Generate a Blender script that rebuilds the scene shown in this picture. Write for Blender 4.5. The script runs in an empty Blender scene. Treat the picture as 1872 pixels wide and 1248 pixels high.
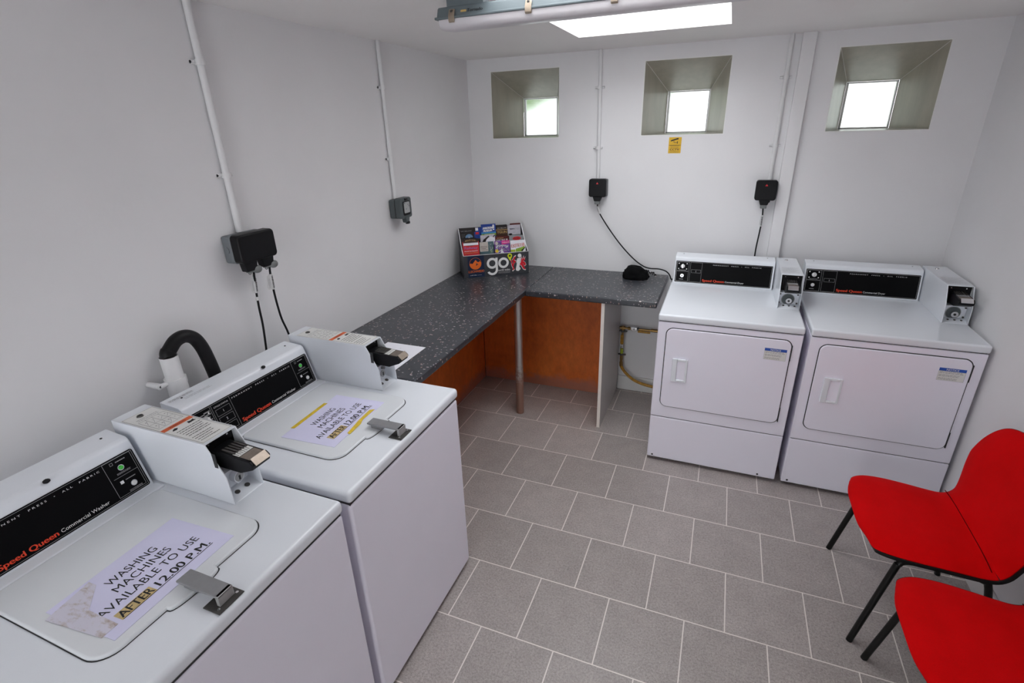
import bpy, bmesh, math, random
from mathutils import Matrix, Vector
random.seed(4)
sc = bpy.context.scene
C = sc.collection
V3 = Vector

# ------------------------------------------------------------------ materials
def nm(name):
    m = bpy.data.materials.new(name); m.use_nodes = True
    nt = m.node_tree
    return m, nt, nt.nodes['Principled BSDF']
def node(nt, t, **kw):
    n = nt.nodes.new(t)
    for k, v in kw.items(): setattr(n, k, v)
    return n
def ramp(nt, src, stops, interp='LINEAR'):
    r = node(nt, 'ShaderNodeValToRGB'); r.color_ramp.interpolation = interp
    els = r.color_ramp.elements
    while len(els) < len(stops): els.new(0.5)
    for e, (p, c) in zip(els, stops):
        e.position = p; e.color = (*c, 1) if len(c) == 3 else c
    nt.links.new(src, r.inputs[0]); return r
def noise(nt, scale, detail=4, rough=.6, vec=None, mapscale=None):
    tc = node(nt, 'ShaderNodeTexCoord'); n = node(nt, 'ShaderNodeTexNoise')
    n.inputs['Scale'].default_value = scale; n.inputs['Detail'].default_value = detail; n.inputs['Roughness'].default_value = rough
    v = tc.outputs['Object']
    if mapscale:
        mp = node(nt, 'ShaderNodeMapping'); mp.inputs['Scale'].default_value = mapscale
        nt.links.new(v, mp.inputs[0]); v = mp.outputs[0]
    nt.links.new(v, n.inputs['Vector']); return n
def bump(nt, b, src, strength, dist=.002):
    bp = node(nt, 'ShaderNodeBump'); bp.inputs['Strength'].default_value = strength; bp.inputs['Distance'].default_value = dist
    nt.links.new(src, bp.inputs['Height']); nt.links.new(bp.outputs[0], b.inputs['Normal'])
def mat(name, col, rough=.5, metal=0., var=0., vscale=30, bmp=0., bscale=200, spec=.5, coat=0., vmap=None):
    m, nt, b = nm(name)
    b.inputs['Base Color'].default_value = (*col, 1); b.inputs['Roughness'].default_value = rough
    b.inputs['Metallic'].default_value = metal; b.inputs['Specular IOR Level'].default_value = spec
    b.inputs['Coat Weight'].default_value = coat
    if var:
        n = noise(nt, vscale, mapscale=vmap)
        r = ramp(nt, n.outputs['Fac'], [(.3, tuple(max(0, c*(1-var)) for c in col)), (.7, tuple(min(1, c*(1+var)) for c in col))])
        nt.links.new(r.outputs[0], b.inputs['Base Color'])
    if bmp:
        n = noise(nt, bscale); bump(nt, b, n.outputs['Fac'], bmp)
    return m

M = {}
M['wall'] = mat('white_wall_paint', (.78, .775, .79), .55, var=.015, vscale=3, bmp=.15, bscale=60, spec=.35)
M['ceil'] = mat('white_ceiling_paint', (.86, .84, .83), .6, var=.015, vscale=3, bmp=.1, bscale=50, spec=.3)
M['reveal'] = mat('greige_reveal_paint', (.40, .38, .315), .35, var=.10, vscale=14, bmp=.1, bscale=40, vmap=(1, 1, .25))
M['edgewhite'] = mat('white_trim_paint', (.80, .80, .79), .4, var=.02)
M['enamel'] = mat('white_enamel', (.78, .81, .86), .22, var=.008, vscale=6, spec=.5)
M['enamel2'] = mat('white_enamel_cabinet', (.86, .84, .94), .33, var=.008, vscale=6, spec=.45)
M['lid'] = mat('white_enamel_lid', (.74, .765, .795), .2, var=.01, vscale=8)
M['gap'] = mat('dark_seam', (.03, .03, .033), .7, var=.2)
M['blackpanel'] = mat('black_control_panel', (.002, .002, .0026), .4, var=.15, spec=.10)
M['white'] = mat('white_print', (.80, .80, .80), .5, var=.02)
M['greyprint'] = mat('grey_print', (.35, .35, .36), .5, var=.02)
M['red'] = mat('red_print', (.75, .055, .015), .45, var=.03)
M['paper'] = mat('lavender_white_paper', (.70, .69, .90), .6, var=.012, vscale=6)
M['paper2'] = mat('white_paper', (.84, .84, .90), .6, var=.01)
M['ink'] = mat('black_ink', (.012, .012, .014), .6, var=.1)
M['label'] = mat('label_white', (.76, .76, .74), .45, var=.02)
M['orange'] = mat('orange_warning_band', (.72, .13, .03), .5, var=.08, vscale=60)
M['blue'] = mat('blue_band', (.015, .08, .42), .45, var=.05)
M['tape'] = mat('yellow_tape', (.74, .52, .03), .35, var=.14, vscale=80)
M['ochre'] = mat('ochre_highlight', (.62, .47, .22), .55, var=.2, vscale=60)
def m_smear():
    m, nt, b = nm('brown_stained_tape'); n = noise(nt, 38, 6, .75, mapscale=(1, .45, 1))
    r = ramp(nt, n.outputs['Fac'], [(.50, (.66, .64, .74)), (.60, (.52, .46, .46)), (.68, (.34, .25, .21))]); nt.links.new(r.outputs[0], b.inputs['Base Color']); b.inputs['Roughness'].default_value = .3
    return m
M['smear'] = m_smear()
M['chrome'] = mat('chrome', (.72, .72, .73), .18, 1., var=.04)
M['steel'] = mat('brushed_steel', (.36, .36, .36), .42, 1., var=.05, vscale=90, vmap=(1, 12, 1))
M['hasp'] = mat('grey_painted_metal', (.27, .27, .28), .45, .3, var=.05, vscale=60)
M['hasplight'] = mat('light_grey_metal', (.42, .42, .42), .4, .3, var=.04)
M['darkmetal'] = mat('dark_metal', (.10, .095, .09), .4, .7, var=.15)
M['bronze'] = mat('bronze_metal', (.30, .25, .21), .3, .8, var=.12, vscale=50)
M['black'] = mat('black_plastic', (.005, .005, .006), .4, var=.2, spec=.22)
M['rubber'] = mat('black_rubber', (.005, .005, .006), .45, var=.2, spec=.25)
M['greyplastic'] = mat('grey_plastic', (.16, .175, .19), .45, var=.05)
M['darkgrey'] = mat('slate_grey_plastic', (.075, .09, .095), .45, var=.06)
M['gland'] = mat('grey_gland_plastic', (.17, .18, .18), .5, var=.05)
M['upvc'] = mat('white_upvc', (.74, .74, .75), .35, var=.01)
M['green'] = mat('green_lamp_lens', (.06, .55, .06), .25, var=.05)
M['yellow'] = mat('yellow_sign', (.70, .42, .008), .45, var=.05)
M['pole'] = None
M['tagpaper'] = mat('white_tag', (.66, .66, .66), .5, var=.06, vscale=60)
M['cloth'] = mat('black_cloth', (.004, .004, .0045), .95, var=.3, bmp=.6, bscale=500, spec=.1)
M['shell'] = mat('black_chair_shell', (.006, .006, .006), .45, var=.2, spec=.25)
M['seam'] = mat('dark_red_seam_thread', (.10, .001, .002), .95, var=.1, spec=.03)
M['tube'] = mat('black_tube_paint', (.005, .005, .005), .35, var=.2, spec=.3)
M['gasyellow'] = mat('yellow_gas_hose', (.46, .23, .015), .4, var=.35, vscale=70)
M['brass'] = mat('brass', (.36, .22, .08), .35, .9, var=.2, vscale=60)
M['lime'] = mat('lime_tag', (.40, .50, .03), .5, var=.05)
M['rack'] = mat('dark_grey_card', (.045, .048, .055), .35, var=.06)
M['navy'] = mat('navy_card', (.006, .018, .055), .35, var=.08)
M['cardwhite'] = mat('white_card', (.84, .84, .85), .45, var=.02)
M['orangep'] = mat('orange_card_print', (.85, .17, .02), .45, var=.05)
M['pin'] = mat('acid_green_print', (.62, .70, .01), .45, var=.03)
M['dragonred'] = mat('red_card_print', (.66, .01, .025), .45, var=.04)
M['woodend'] = mat('panel_edge', (.80, .73, .68), .5, var=.04)
M['panelside'] = mat('pale_melamine', (.60, .57, .55), .4, var=.03, vscale=5)
M['fixgrey'] = mat('slate_fixture_body', (.125, .155, .17), .5, var=.05)
M['diffuser'] = mat('milky_diffuser', (.62, .60, .63), .3, var=.02)
M['clip'] = mat('tan_metal_clip', (.34, .28, .22), .4, .6, var=.1)
M['leaf'] = mat('tree_leaves', (.10, .19, .04), .7, var=.4, vscale=4)
M['bark'] = mat('tree_bark', (.12, .08, .05), .9, var=.3)
for n, c in dict(p_red=(.62, .02, .03), p_pink=(.66, .04, .26), p_purple=(.20, .08, .34), p_blue=(.01, .05, .30), p_sky=(.05, .25, .55), p_green=(.25, .42, .04), p_cream=(.55, .50, .46), p_black=(.012, .010, .010), p_darkred=(.10, .012, .012), p_brown=(.06, .025, .012), p_grey=(.30, .31, .33), p_silver=(.52, .50, .56), p_teal=(.06, .12, .14), p_gold=(.55, .38, .14), p_violet=(.36, .14, .40), p_orange=(.7, .25, .05), p_yellow=(.75, .55, .04), p_dome=(.16, .30, .48)).items():
    M[n] = mat(n[2:] + '_leaflet_ink', c, .4, var=.10, vscale=60)

def m_floor():
    m, nt, b = nm('grey_stone_floor_tiles')
    tc = node(nt, 'ShaderNodeTexCoord'); mp = node(nt, 'ShaderNodeMapping')
    mp.inputs['Location'].default_value = (-.004+.0, 0, 0)
    nt.links.new(tc.outputs['Object'], mp.inputs[0])
    br = node(nt, 'ShaderNodeTexBrick'); br.offset = .5; br.offset_frequency = 2; br.squash = 1
    for k, v in (('Scale', 1), ('Mortar Size', .0024), ('Mortar Smooth', .12), ('Bias', 0), ('Brick Width', .303), ('Row Height', .3100)): br.inputs[k].default_value = v
    br.inputs['Color1'].default_value = (.9, .9, .9, 1); br.inputs['Color2'].default_value = (1.06, 1.06, 1.06, 1); br.inputs['Mortar'].default_value = (1, 1, 1, 1)
    nt.links.new(mp.outputs[0], br.inputs['Vector'])
    n1 = noise(nt, 9, 6, .7); n2 = noise(nt, 420, 3, .8); n3 = noise(nt, 125, 3, .75)
    r1 = ramp(nt, n1.outputs['Fac'], [(.3, (.355, .315, .299)), (.7, (.43, .384, .364))])
    r2 = ramp(nt, n2.outputs['Fac'], [(.35, (.70, .70, .70)), (.55, (1.05, 1.05, 1.05)), (.70, (1.6, 1.6, 1.6))])
    r3 = ramp(nt, n3.outputs['Fac'], [(.30, (.66, .66, .66)), (.50, (1.0, 1.0, 1.0)), (.68, (1.22, 1.22, 1.24))])
    def mul(a, c):
        x = node(nt, 'ShaderNodeMix', data_type='RGBA', blend_type='MULTIPLY'); x.inputs['Factor'].default_value = 1
        nt.links.new(a, x.inputs['A']); nt.links.new(c, x.inputs['B']); return x.outputs['Result']
    col = mul(mul(mul(r1.outputs[0], r2.outputs[0]), r3.outputs[0]), br.outputs['Color'])
    mx = node(nt, 'ShaderNodeMix', data_type='RGBA'); nt.links.new(br.outputs['Fac'], mx.inputs['Factor'])
    nt.links.new(col, mx.inputs['A']); mx.inputs['B'].default_value = (.80, .74, .70, 1)
    nt.links.new(mx.outputs['Result'], b.inputs['Base Color'])
    b.inputs['Roughness'].default_value = .40; b.inputs['Specular IOR Level'].default_value = .6
    inv = node(nt, 'ShaderNodeMath', operation='SUBTRACT'); inv.inputs[0].default_value = 1; nt.links.new(br.outputs['Fac'], inv.inputs[1])
    ad = node(nt, 'ShaderNodeMath', operation='MULTIPLY_ADD'); nt.links.new(n2.outputs['Fac'], ad.inputs[0]); ad.inputs[1].default_value = .25
    nt.links.new(inv.outputs[0], ad.inputs[2]); bump(nt, b, ad.outputs[0], .35, .002)
    return m
M['floor'] = m_floor()

def m_worktop():
    m, nt, b = nm('black_flecked_laminate')
    tc = node(nt, 'ShaderNodeTexCoord')
    n0 = noise(nt, 35, 3)
    base = ramp(nt, n0.outputs['Fac'], [(.3, (.030, .033, .040)), (.7, (.044, .048, .057))])
    cur = base.outputs[0]
    for sca, rot, thr, colr, seed in (((42, 95, 42), .5, .17, (.56, .48, .47), 0), ((90, 45, 45), -.4, .15, (.33, .22, .19), 3.3), ((120, 80, 80), .9, .13, (.46, .42, .45), 7.7)):
        mp = node(nt, 'ShaderNodeMapping'); mp.inputs['Scale'].default_value = sca; mp.inputs['Rotation'].default_value = (0, 0, rot); mp.inputs['Location'].default_value = (seed, seed, 0)
        nt.links.new(tc.outputs['Object'], mp.inputs[0])
        vo = node(nt, 'ShaderNodeTexVoronoi'); vo.inputs['Scale'].default_value = 1; nt.links.new(mp.outputs[0], vo.inputs['Vector'])
        sep = node(nt, 'ShaderNodeSeparateColor'); nt.links.new(vo.outputs['Color'], sep.inputs[0])
        pick = node(nt, 'ShaderNodeMath', operation='LESS_THAN'); nt.links.new(sep.outputs[0], pick.inputs[0]); pick.inputs[1].default_value = thr
        dist = node(nt, 'ShaderNodeMath', operation='LESS_THAN'); nt.links.new(vo.outputs['Distance'], dist.inputs[0]); dist.inputs[1].default_value = .27
        fm = node(nt, 'ShaderNodeMath', operation='MULTIPLY'); nt.links.new(pick.outputs[0], fm.inputs[0]); nt.links.new(dist.outputs[0], fm.inputs[1])
        mx = node(nt, 'ShaderNodeMix', data_type='RGBA'); nt.links.new(fm.outputs[0], mx.inputs['Factor']); nt.links.new(cur, mx.inputs['A']); mx.inputs['B'].default_value = (*colr, 1)
        cur = mx.outputs['Result']
    nt.links.new(cur, b.inputs['Base Color']); b.inputs['Roughness'].default_value = .3
    n = noise(nt, 90); bump(nt, b, n.outputs['Fac'], .06)
    return m
M['worktop'] = m_worktop()

def m_plywood():
    m, nt, b = nm('orange_stained_plywood')
    n = noise(nt, 3.2, 8, .65, mapscale=(1, 1, .6)); n2 = noise(nt, 22, 5, .7, mapscale=(1, 1, .5))
    r = ramp(nt, n.outputs['Fac'], [(.25, (.48, .10, .015)), (.5, (.70, .155, .022)), (.75, (.80, .21, .034))])
    r2 = ramp(nt, n2.outputs['Fac'], [(.3, (.8, .8, .8)), (.7, (1.1, 1.1, 1.1))])
    x = node(nt, 'ShaderNodeMix', data_type='RGBA', blend_type='MULTIPLY'); x.inputs['Factor'].default_value = 1
    nt.links.new(r.outputs[0], x.inputs['A']); nt.links.new(r2.outputs[0], x.inputs['B'])
    # pinkish scuffed dust along the foot of the board
    tc = node(nt, 'ShaderNodeTexCoord'); sp = node(nt, 'ShaderNodeSeparateXYZ'); nt.links.new(tc.outputs['Object'], sp.inputs[0])
    n3 = noise(nt, 9, 6, .7)
    a = node(nt, 'ShaderNodeMath', operation='MULTIPLY_ADD'); nt.links.new(n3.outputs['Fac'], a.inputs[0]); a.inputs[1].default_value = .22; nt.links.new(sp.outputs[2], a.inputs[2])
    f = ramp(nt, a.outputs[0], [(.15, (.75, .75, .75)), (.22, (0, 0, 0))])
    y = node(nt, 'ShaderNodeMix', data_type='RGBA'); nt.links.new(f.outputs[0], y.inputs['Factor']); nt.links.new(x.outputs['Result'], y.inputs['A']); y.inputs['B'].default_value = (.36, .17, .13, 1)
    nt.links.new(y.outputs['Result'], b.inputs['Base Color']); b.inputs['Roughness'].default_value = .5
    return m
M['ply'] = m_plywood()

def m_pole():
    m, nt, b = nm('worn_chrome_post_with_rust')
    tc = node(nt, 'ShaderNodeTexCoord'); sp = node(nt, 'ShaderNodeSeparateXYZ'); nt.links.new(tc.outputs['Object'], sp.inputs[0])
    n = noise(nt, 60, 5, .75)
    a = node(nt, 'ShaderNodeMath', operation='MULTIPLY_ADD'); nt.links.new(n.outputs['Fac'], a.inputs[0]); a.inputs[1].default_value = -.38; nt.links.new(sp.outputs[2], a.inputs[2])
    f = ramp(nt, a.outputs[0], [(.06, (.93, .93, .93)), (.17, (0, 0, 0))])
    mx = node(nt, 'ShaderNodeMix', data_type='RGBA'); nt.links.new(f.outputs[0], mx.inputs['Factor'])
    mx.inputs['A'].default_value = (.66, .65, .64, 1); mx.inputs['B'].default_value = (.27, .13, .085, 1)
    nt.links.new(mx.outputs['Result'], b.inputs['Base Color'])
    mt = node(nt, 'ShaderNodeMath', operation='SUBTRACT'); mt.inputs[0].default_value = .95; nt.links.new(f.outputs[0], mt.inputs[1]); nt.links.new(mt.outputs[0], b.inputs['Metallic'])
    b.inputs['Roughness'].default_value = .36
    return m
M['pole'] = m_pole()

def m_fabric():
    m, nt, b = nm('red_upholstery')
    n = noise(nt, 5, 5, .6); n2 = noise(nt, 900, 2, .5)
    r = ramp(nt, n.outputs['Fac'], [(.3, (.58, .0006, .001)), (.7, (.70, .0012, .003))])
    r2 = ramp(nt, n2.outputs['Fac'], [(.3, (.82, .82, .82)), (.7, (1.1, 1.1, 1.1))])
    x = node(nt, 'ShaderNodeMix', data_type='RGBA', blend_type='MULTIPLY'); x.inputs['Factor'].default_value = 1
    nt.links.new(r.outputs[0], x.inputs['A']); nt.links.new(r2.outputs[0], x.inputs['B']); nt.links.new(x.outputs['Result'], b.inputs['Base Color'])
    b.inputs['Roughness'].default_value = .9; b.inputs['Specular IOR Level'].default_value = .08
    b.inputs['Sheen Weight'].default_value = .04; b.inputs['Sheen Roughness'].default_value = .5; b.inputs['Sheen Tint'].default_value = (1, .25, .3, 1)
    bump(nt, b, n2.outputs['Fac'], .25, .001)
    return m
M['fabric'] = m_fabric()

def m_glass(name, rough, col=(1, 1, 1)):
    m, nt, b = nm(name)
    b.inputs['Base Color'].default_value = (*col, 1); b.inputs['Roughness'].default_value = rough
    b.inputs['Transmission Weight'].default_value = 1; b.inputs['IOR'].default_value = 1.3
    n = noise(nt, 30); bump(nt, b, n.outputs['Fac'], .03)
    return m
M['glass'] = m_glass('frosted_window_glass', .20, (.34, .36, .342))
M['clear'] = mat('grey_socket_window', (.40, .41, .42), .25, var=.03)
def m_emit(name, col, s):
    m = bpy.data.materials.new(name); m.use_nodes = True; nt = m.node_tree
    for n in list(nt.nodes): nt.nodes.remove(n)
    o = node(nt, 'ShaderNodeOutputMaterial'); e = node(nt, 'ShaderNodeEmission')
    e.inputs[0].default_value = (*col, 1); e.inputs[1].default_value = s
    nt.links.new(e.outputs[0], o.inputs[0]); return m
M['skylight'] = m_emit('daylit_skylight_glazing', (.955, .98, 1.0), 8.6)

# ------------------------------------------------------------------ mesh builder
class F:                                     # a drawing frame: origin, right, up, normal
    def __init__(s, O, U, V):
        s.O = V3(O); s.U = V3(U).normalized(); s.V = V3(V).normalized(); s.N = s.U.cross(s.V)
    def p(s, u, v, n=0.): return s.O + s.U*u + s.V*v + s.N*n

_tc = {}
def text_mesh(body, bold):
    k = (body, bold)
    if k not in _tc:
        cu = bpy.data.curves.new('lettering', 'FONT'); cu.body = body; cu.resolution_u = 3; cu.offset = bold
        ob = bpy.data.objects.new('lettering', cu); me = ob.to_mesh()
        vs = [(v.co.x, v.co.y) for v in me.vertices]; fs = [tuple(p.vertices) for p in me.polygons]
        ob.to_mesh_clear(); bpy.data.objects.remove(ob); bpy.data.curves.remove(cu)
        _tc[k] = (vs, fs)
    return _tc[k]
_H = None

class MB:
    def __init__(s): s.v = []; s.f = []; s.m = []; s.mats = []; s.flat = []
    def mi(s, m):
        if isinstance(m, str): m = M[m]
        if m not in s.mats: s.mats.append(m)
        return s.mats.index(m)
    def raw(s, vs, fs, m):
        o = len(s.v); i = s.mi(m); s.v += [V3(v) for v in vs]
        for f in fs: s.f.append([o+k for k in f]); s.m.append(i)
        return s
    def bm(s, b, m):
        b.verts.ensure_lookup_table(); b.verts.index_update()
        s.raw([v.co.copy() for v in b.verts], [[v.index for v in f.verts] for f in b.faces], m); b.free(); return s
    def box(s, x0, x1, y0, y1, z0, z1, m, b=0., seg=3, fr=None):
        t = bmesh.new(); bmesh.ops.create_cube(t, size=1)
        for v in t.verts:
            q = (x0+(x1-x0)*(v.co.x+.5), y0+(y1-y0)*(v.co.y+.5), z0+(z1-z0)*(v.co.z+.5))
            v.co = fr.p(*q) if fr else V3(q)
        if b: bmesh.ops.bevel(t, geom=list(t.edges), offset=b, segments=seg, profile=.5, affect='EDGES')
        return s.bm(t, m)
    def extr(s, poly, fr, n0, n1, m, b=0., seg=3, which='all'):
        t = bmesh.new()
        a = [t.verts.new(fr.p(u, v, n0)) for u, v in poly]; c = [t.verts.new(fr.p(u, v, n1)) for u, v in poly]
        t.faces.new(a[::-1]); top = t.faces.new(c); k = len(poly)
        for i in range(k): t.faces.new([a[i], a[(i+1) % k], c[(i+1) % k], c[i]])
        bmesh.ops.recalc_face_normals(t, faces=t.faces)
        if b:
            if which == 'top': ed = list(top.edges)
            else: ed = [e for e in t.edges if e.calc_face_angle(0) > math.radians(28)]
            bmesh.ops.bevel(t, geom=ed, offset=b, segments=seg, profile=.5, affect='EDGES')
        return s.bm(t, m)
    def poly(s, pts, fr, n, m): return s.raw([fr.p(u, v, n) for u, v in pts], [list(range(len(pts)))], m)
    def rect(s, fr, u0, u1, v0, v1, n, m): return s.poly([(u0, v0), (u1, v0), (u1, v1), (u0, v1)], fr, n, m)
    def outline(s, fr, u0, u1, v0, v1, n, w, m):
        s.rect(fr, u0, u1, v0, v0+w, n, m); s.rect(fr, u0, u1, v1-w, v1, n, m)
        s.rect(fr, u0, u0+w, v0+w, v1-w, n, m); s.rect(fr, u1-w, u1, v0+w, v1-w, n, m); return s
    def line(s, fr, a, b, n, w, m):
        d = Vector((b[0]-a[0], b[1]-a[1])); d.normalize(); q = Vector((-d.y, d.x))*w/2
        return s.poly([(a[0]-q.x, a[1]-q.y), (b[0]-q.x, b[1]-q.y), (b[0]+q.x, b[1]+q.y), (a[0]+q.x, a[1]+q.y)], fr, n, m)
    def disc(s, fr, u, v, r, n, m, k=20, ry=None):
        return s.poly([(u+r*math.cos(2*math.pi*i/k), v+(ry or r)*math.sin(2*math.pi*i/k)) for i in range(k)], fr, n, m)
    def text(s, body, fr, u, v, h, m, w=None, al='l', bold=0., n=.0006, slant=0., rot=0., arch=0.):
        global _H
        if _H is None: _H = max(q[1] for q in text_mesh('H', 0)[0])
        vs, fs = text_mesh(body, 0)
        if not vs: return s
        x0 = min(q[0] for q in vs); x1 = max(q[0] for q in vs); sy = h/_H; sx = (w/(x1-x0)) if w else sy
        W = (x1-x0)*sx; off = {'l': 0, 'c': -W/2, 'r': -W}[al]; e = bold*h*1.5
        for k, (dx, dy) in enumerate(((-e, 0), (e, 0), (0, e), (0, -e)) if bold > .08 else ((-e, 0), (e, 0), (0, 0)) if bold else ((0, 0),)):
            out = []
            for x, y in vs:
                X = (x-x0)*sx+off; Y = y*sy; X += Y*slant
                if arch: Y += arch*(1-(2*X/W)**2)
                X += dx; Y += dy
                out.append(fr.p(u+X*math.cos(rot)-Y*math.sin(rot), v+X*math.sin(rot)+Y*math.cos(rot), n+.00002*k))
            s.raw(out, fs, m)
        return s
    def dashes(s, fr, u0, u1, v0, v1, rows, m, n=.0006, fill=.45, seed=1, words=True):
        r = random.Random(seed); p = (v1-v0)/rows
        for i in range(rows):
            y = v1-(i+.5)*p; x = u0; end = u1-(r.random()*.3*(u1-u0) if i % 3 == 2 else r.random()*.06*(u1-u0))
            while x < end:
                w = min((u1-u0)*(.05+.12*r.random()), end-x); s.rect(fr, x, x+w, y-p*fill/2, y+p*fill/2, n, m); x += w+(u1-u0)*.022
        return s
    def cyl(s, p0, p1, r0, m, r1=None, k=20, cap=True):
        p0, p1 = V3(p0), V3(p1); d = (p1-p0).normalized(); r1 = r0 if r1 is None else r1
        a = d.orthogonal().normalized(); c = d.cross(a); vs = []
        for p, r in ((p0, r0), (p1, r1)):
            for i in range(k):
                t = 2*math.pi*i/k; vs.append(p+a*(r*math.cos(t))+c*(r*math.sin(t)))
        fs = [[i, (i+1) % k, k+(i+1) % k, k+i] for i in range(k)]
        if cap: fs += [list(range(k))[::-1], list(range(k, 2*k))]
        return s.raw(vs, fs, m)
    def tube(s, pts, r, m, k=12, sm=0, closed=False):
        pts = [V3(p) for p in pts]
        if sm: pts = spline(pts, sm)
        n = len(pts); vs = []; prev = None
        for i, p in enumerate(pts):
            d = (pts[min(i+1, n-1)]-pts[max(i-1, 0)]).normalized()
            a = d.orthogonal().normalized() if prev is None else (prev-d*prev.dot(d)).normalized()
            prev = a; c = d.cross(a); rr = r(i/(n-1)) if callable(r) else r
            for j in range(k):
                t = 2*math.pi*j/k; vs.append(p+a*(rr*math.cos(t))+c*(rr*math.sin(t)))
        fs = [[i*k+j, i*k+(j+1) % k, (i+1)*k+(j+1) % k, (i+1)*k+j] for i in range(n-1) for j in range(k)]
        fs += [list(range(k))[::-1], list(range((n-1)*k, n*k))]
        return s.raw(vs, fs, m)
    def ring(s, c, ax, R, r, m, k=24, q=8, a0=0, a1=2*math.pi):
        ax = V3(ax).normalized(); a = ax.orthogonal().normalized(); b = ax.cross(a); c = V3(c)
        vs = []; fs = []
        for i in range(k):
            t = 2*math.pi*i/k; d = a*math.cos(t)+b*math.sin(t)
            for j in range(q):
                u = 2*math.pi*j/q; vs.append(c+d*(R+r*math.cos(u))+ax*(r*math.sin(u)))
        for i in range(k):
            for j in range(q): fs.append([i*q+j, ((i+1) % k)*q+j, ((i+1) % k)*q+(j+1) % q, i*q+(j+1) % q])
        return s.raw(vs, fs, m)
    def ell(s, c, rx, ry, rz, m, sub=3):
        t = bmesh.new(); bmesh.ops.create_icosphere(t, subdivisions=sub, radius=1)
        for v in t.verts: v.co = V3((c[0]+v.co.x*rx, c[1]+v.co.y*ry, c[2]+v.co.z*rz))
        return s.bm(t, m)
    def shift(s, o):
        o = V3(o); s.v = [v-o for v in s.v]; return s

def spline(pts, k):
    out = []; n = len(pts)
    for i in range(n-1):
        p0, p1, p2, p3 = pts[max(i-1, 0)], pts[i], pts[i+1], pts[min(i+2, n-1)]
        for j in range(k):
            t = j/k
            out.append(.5*((2*p1)+(p2-p0)*t+(2*p0-5*p1+4*p2-p3)*t*t+(3*p1-p0-3*p2+p3)*t**3))
    out.append(pts[-1]); return out
def rrect(u0, u1, v0, v1, r, k=6, rs=None):
    rs = rs or (r, r, r, r); out = []                 # bl, br, tr, tl
    for (cx, cy, a, q) in ((u0, v0, 180, rs[0]), (u1, v0, 270, rs[1]), (u1, v1, 0, rs[2]), (u0, v1, 90, rs[3])):
        sx = 1 if cx == u0 else -1; sy = 1 if cy == v0 else -1
        for i in range(k+1):
            t = math.radians(a+90*i/k); out.append((cx+sx*q+q*math.cos(t), cy+sy*q+q*math.sin(t)))
    return out

def obj(name, mb, parent=None, loc=None, wn=True, ang=38):
    me = bpy.data.meshes.new(name); vs = mb.v
    if loc is not None: vs = [v-V3(loc) for v in vs]
    me.from_pydata([tuple(v) for v in vs], [], mb.f)
    for m in mb.mats: me.materials.append(m)
    me.polygons.foreach_set('material_index', mb.m)
    me.polygons.foreach_set('use_smooth', [True]*len(mb.f)); me.update()
    me.set_sharp_from_angle(angle=math.radians(ang))
    o = bpy.data.objects.new(name, me); C.objects.link(o)
    if parent: o.parent = parent
    elif loc is not None: o.location = loc
    if wn:
        w = o.modifiers.new('weighted_normal', 'WEIGHTED_NORMAL'); w.keep_sharp = True
    return o
def tag(o, label, cat, group=None):
    o['label'] = label; o['category'] = cat
    if group: o['group'] = group
    return o
def thing(name, label, cat, loc=(0, 0, 0), rz=0., group=None):
    o = bpy.data.objects.new(name, None); C.objects.link(o); o.location = loc; o.rotation_euler = (0, 0, rz); o.empty_display_size = .1
    return tag(o, label, cat, group)
def struct(name, mb, parent=None, loc=None):
    o = obj(name, mb, parent, loc, wn=False)
    if not parent: o['kind'] = 'structure'
    return o
def copy_tree(o, parent=None):
    c = o.copy(); C.objects.link(c); c.parent = parent
    for ch in list(o.children): copy_tree(ch, c)
    return c

# ------------------------------------------------------------------ room
XL, XR, YB, YF, ZC = -1.0, 1.885, 2.205, -2.9, 2.27
SK = (-.09, .645, .05, 1.68)                      # skylight opening x0 x1 y0 y1, y0 end lengthened unseen to spread light
struct('floor', MB().box(XL-.2, XR+.2, YF-.2, YB+.4, -.1, 0, 'floor'))
b = MB(); t = .50
b.box(XL-.2, SK[0], YF-.2, YB+.4, ZC, ZC+t, 'ceil'); b.box(SK[1], XR+.2, YF-.2, YB+.4, ZC, ZC+t, 'ceil')
b.box(SK[0], SK[1], YF-.2, SK[2], ZC, ZC+t, 'ceil'); b.box(SK[0], SK[1], SK[3], YB+.4, ZC, ZC+t, 'ceil')
struct('ceiling', b)
struct('wall_left', MB().box(XL-.2, XL, YF-.2, YB+.4, 0, ZC, 'wall'))
struct('wall_right', MB().box(XR, XR+.2, YF-.2, YB+.4, 0, ZC, 'wall'))
b = MB(); b.box(XL, -.45, YF-.2, YF, 0, ZC, 'wall'); b.box(.45, XR, YF-.2, YF, 0, ZC, 'wall'); b.box(-.45, .45, YF-.2, YF, 2.05, ZC, 'wall'); struct('wall_front', b)  # unseen wall, with a doorway gap added to admit frontal daylight
WIN = ((-.826, -.353), (.180, .657), (1.184, 1.659)); WZ0, WZ1 = 1.781, 2.190
b = MB(); xs = [XL]+[x for w in WIN for x in w]+[XR]
for i in range(0, len(xs), 2): b.box(xs[i], xs[i+1], YB, YB+.36, WZ0, WZ1, 'wall')
b.box(XL, XR, YB, YB+.36, 0, WZ0, 'wall'); b.box(XL, XR, YB, YB+.36, WZ1, ZC, 'wall')
struct('wall_back', b)
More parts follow.
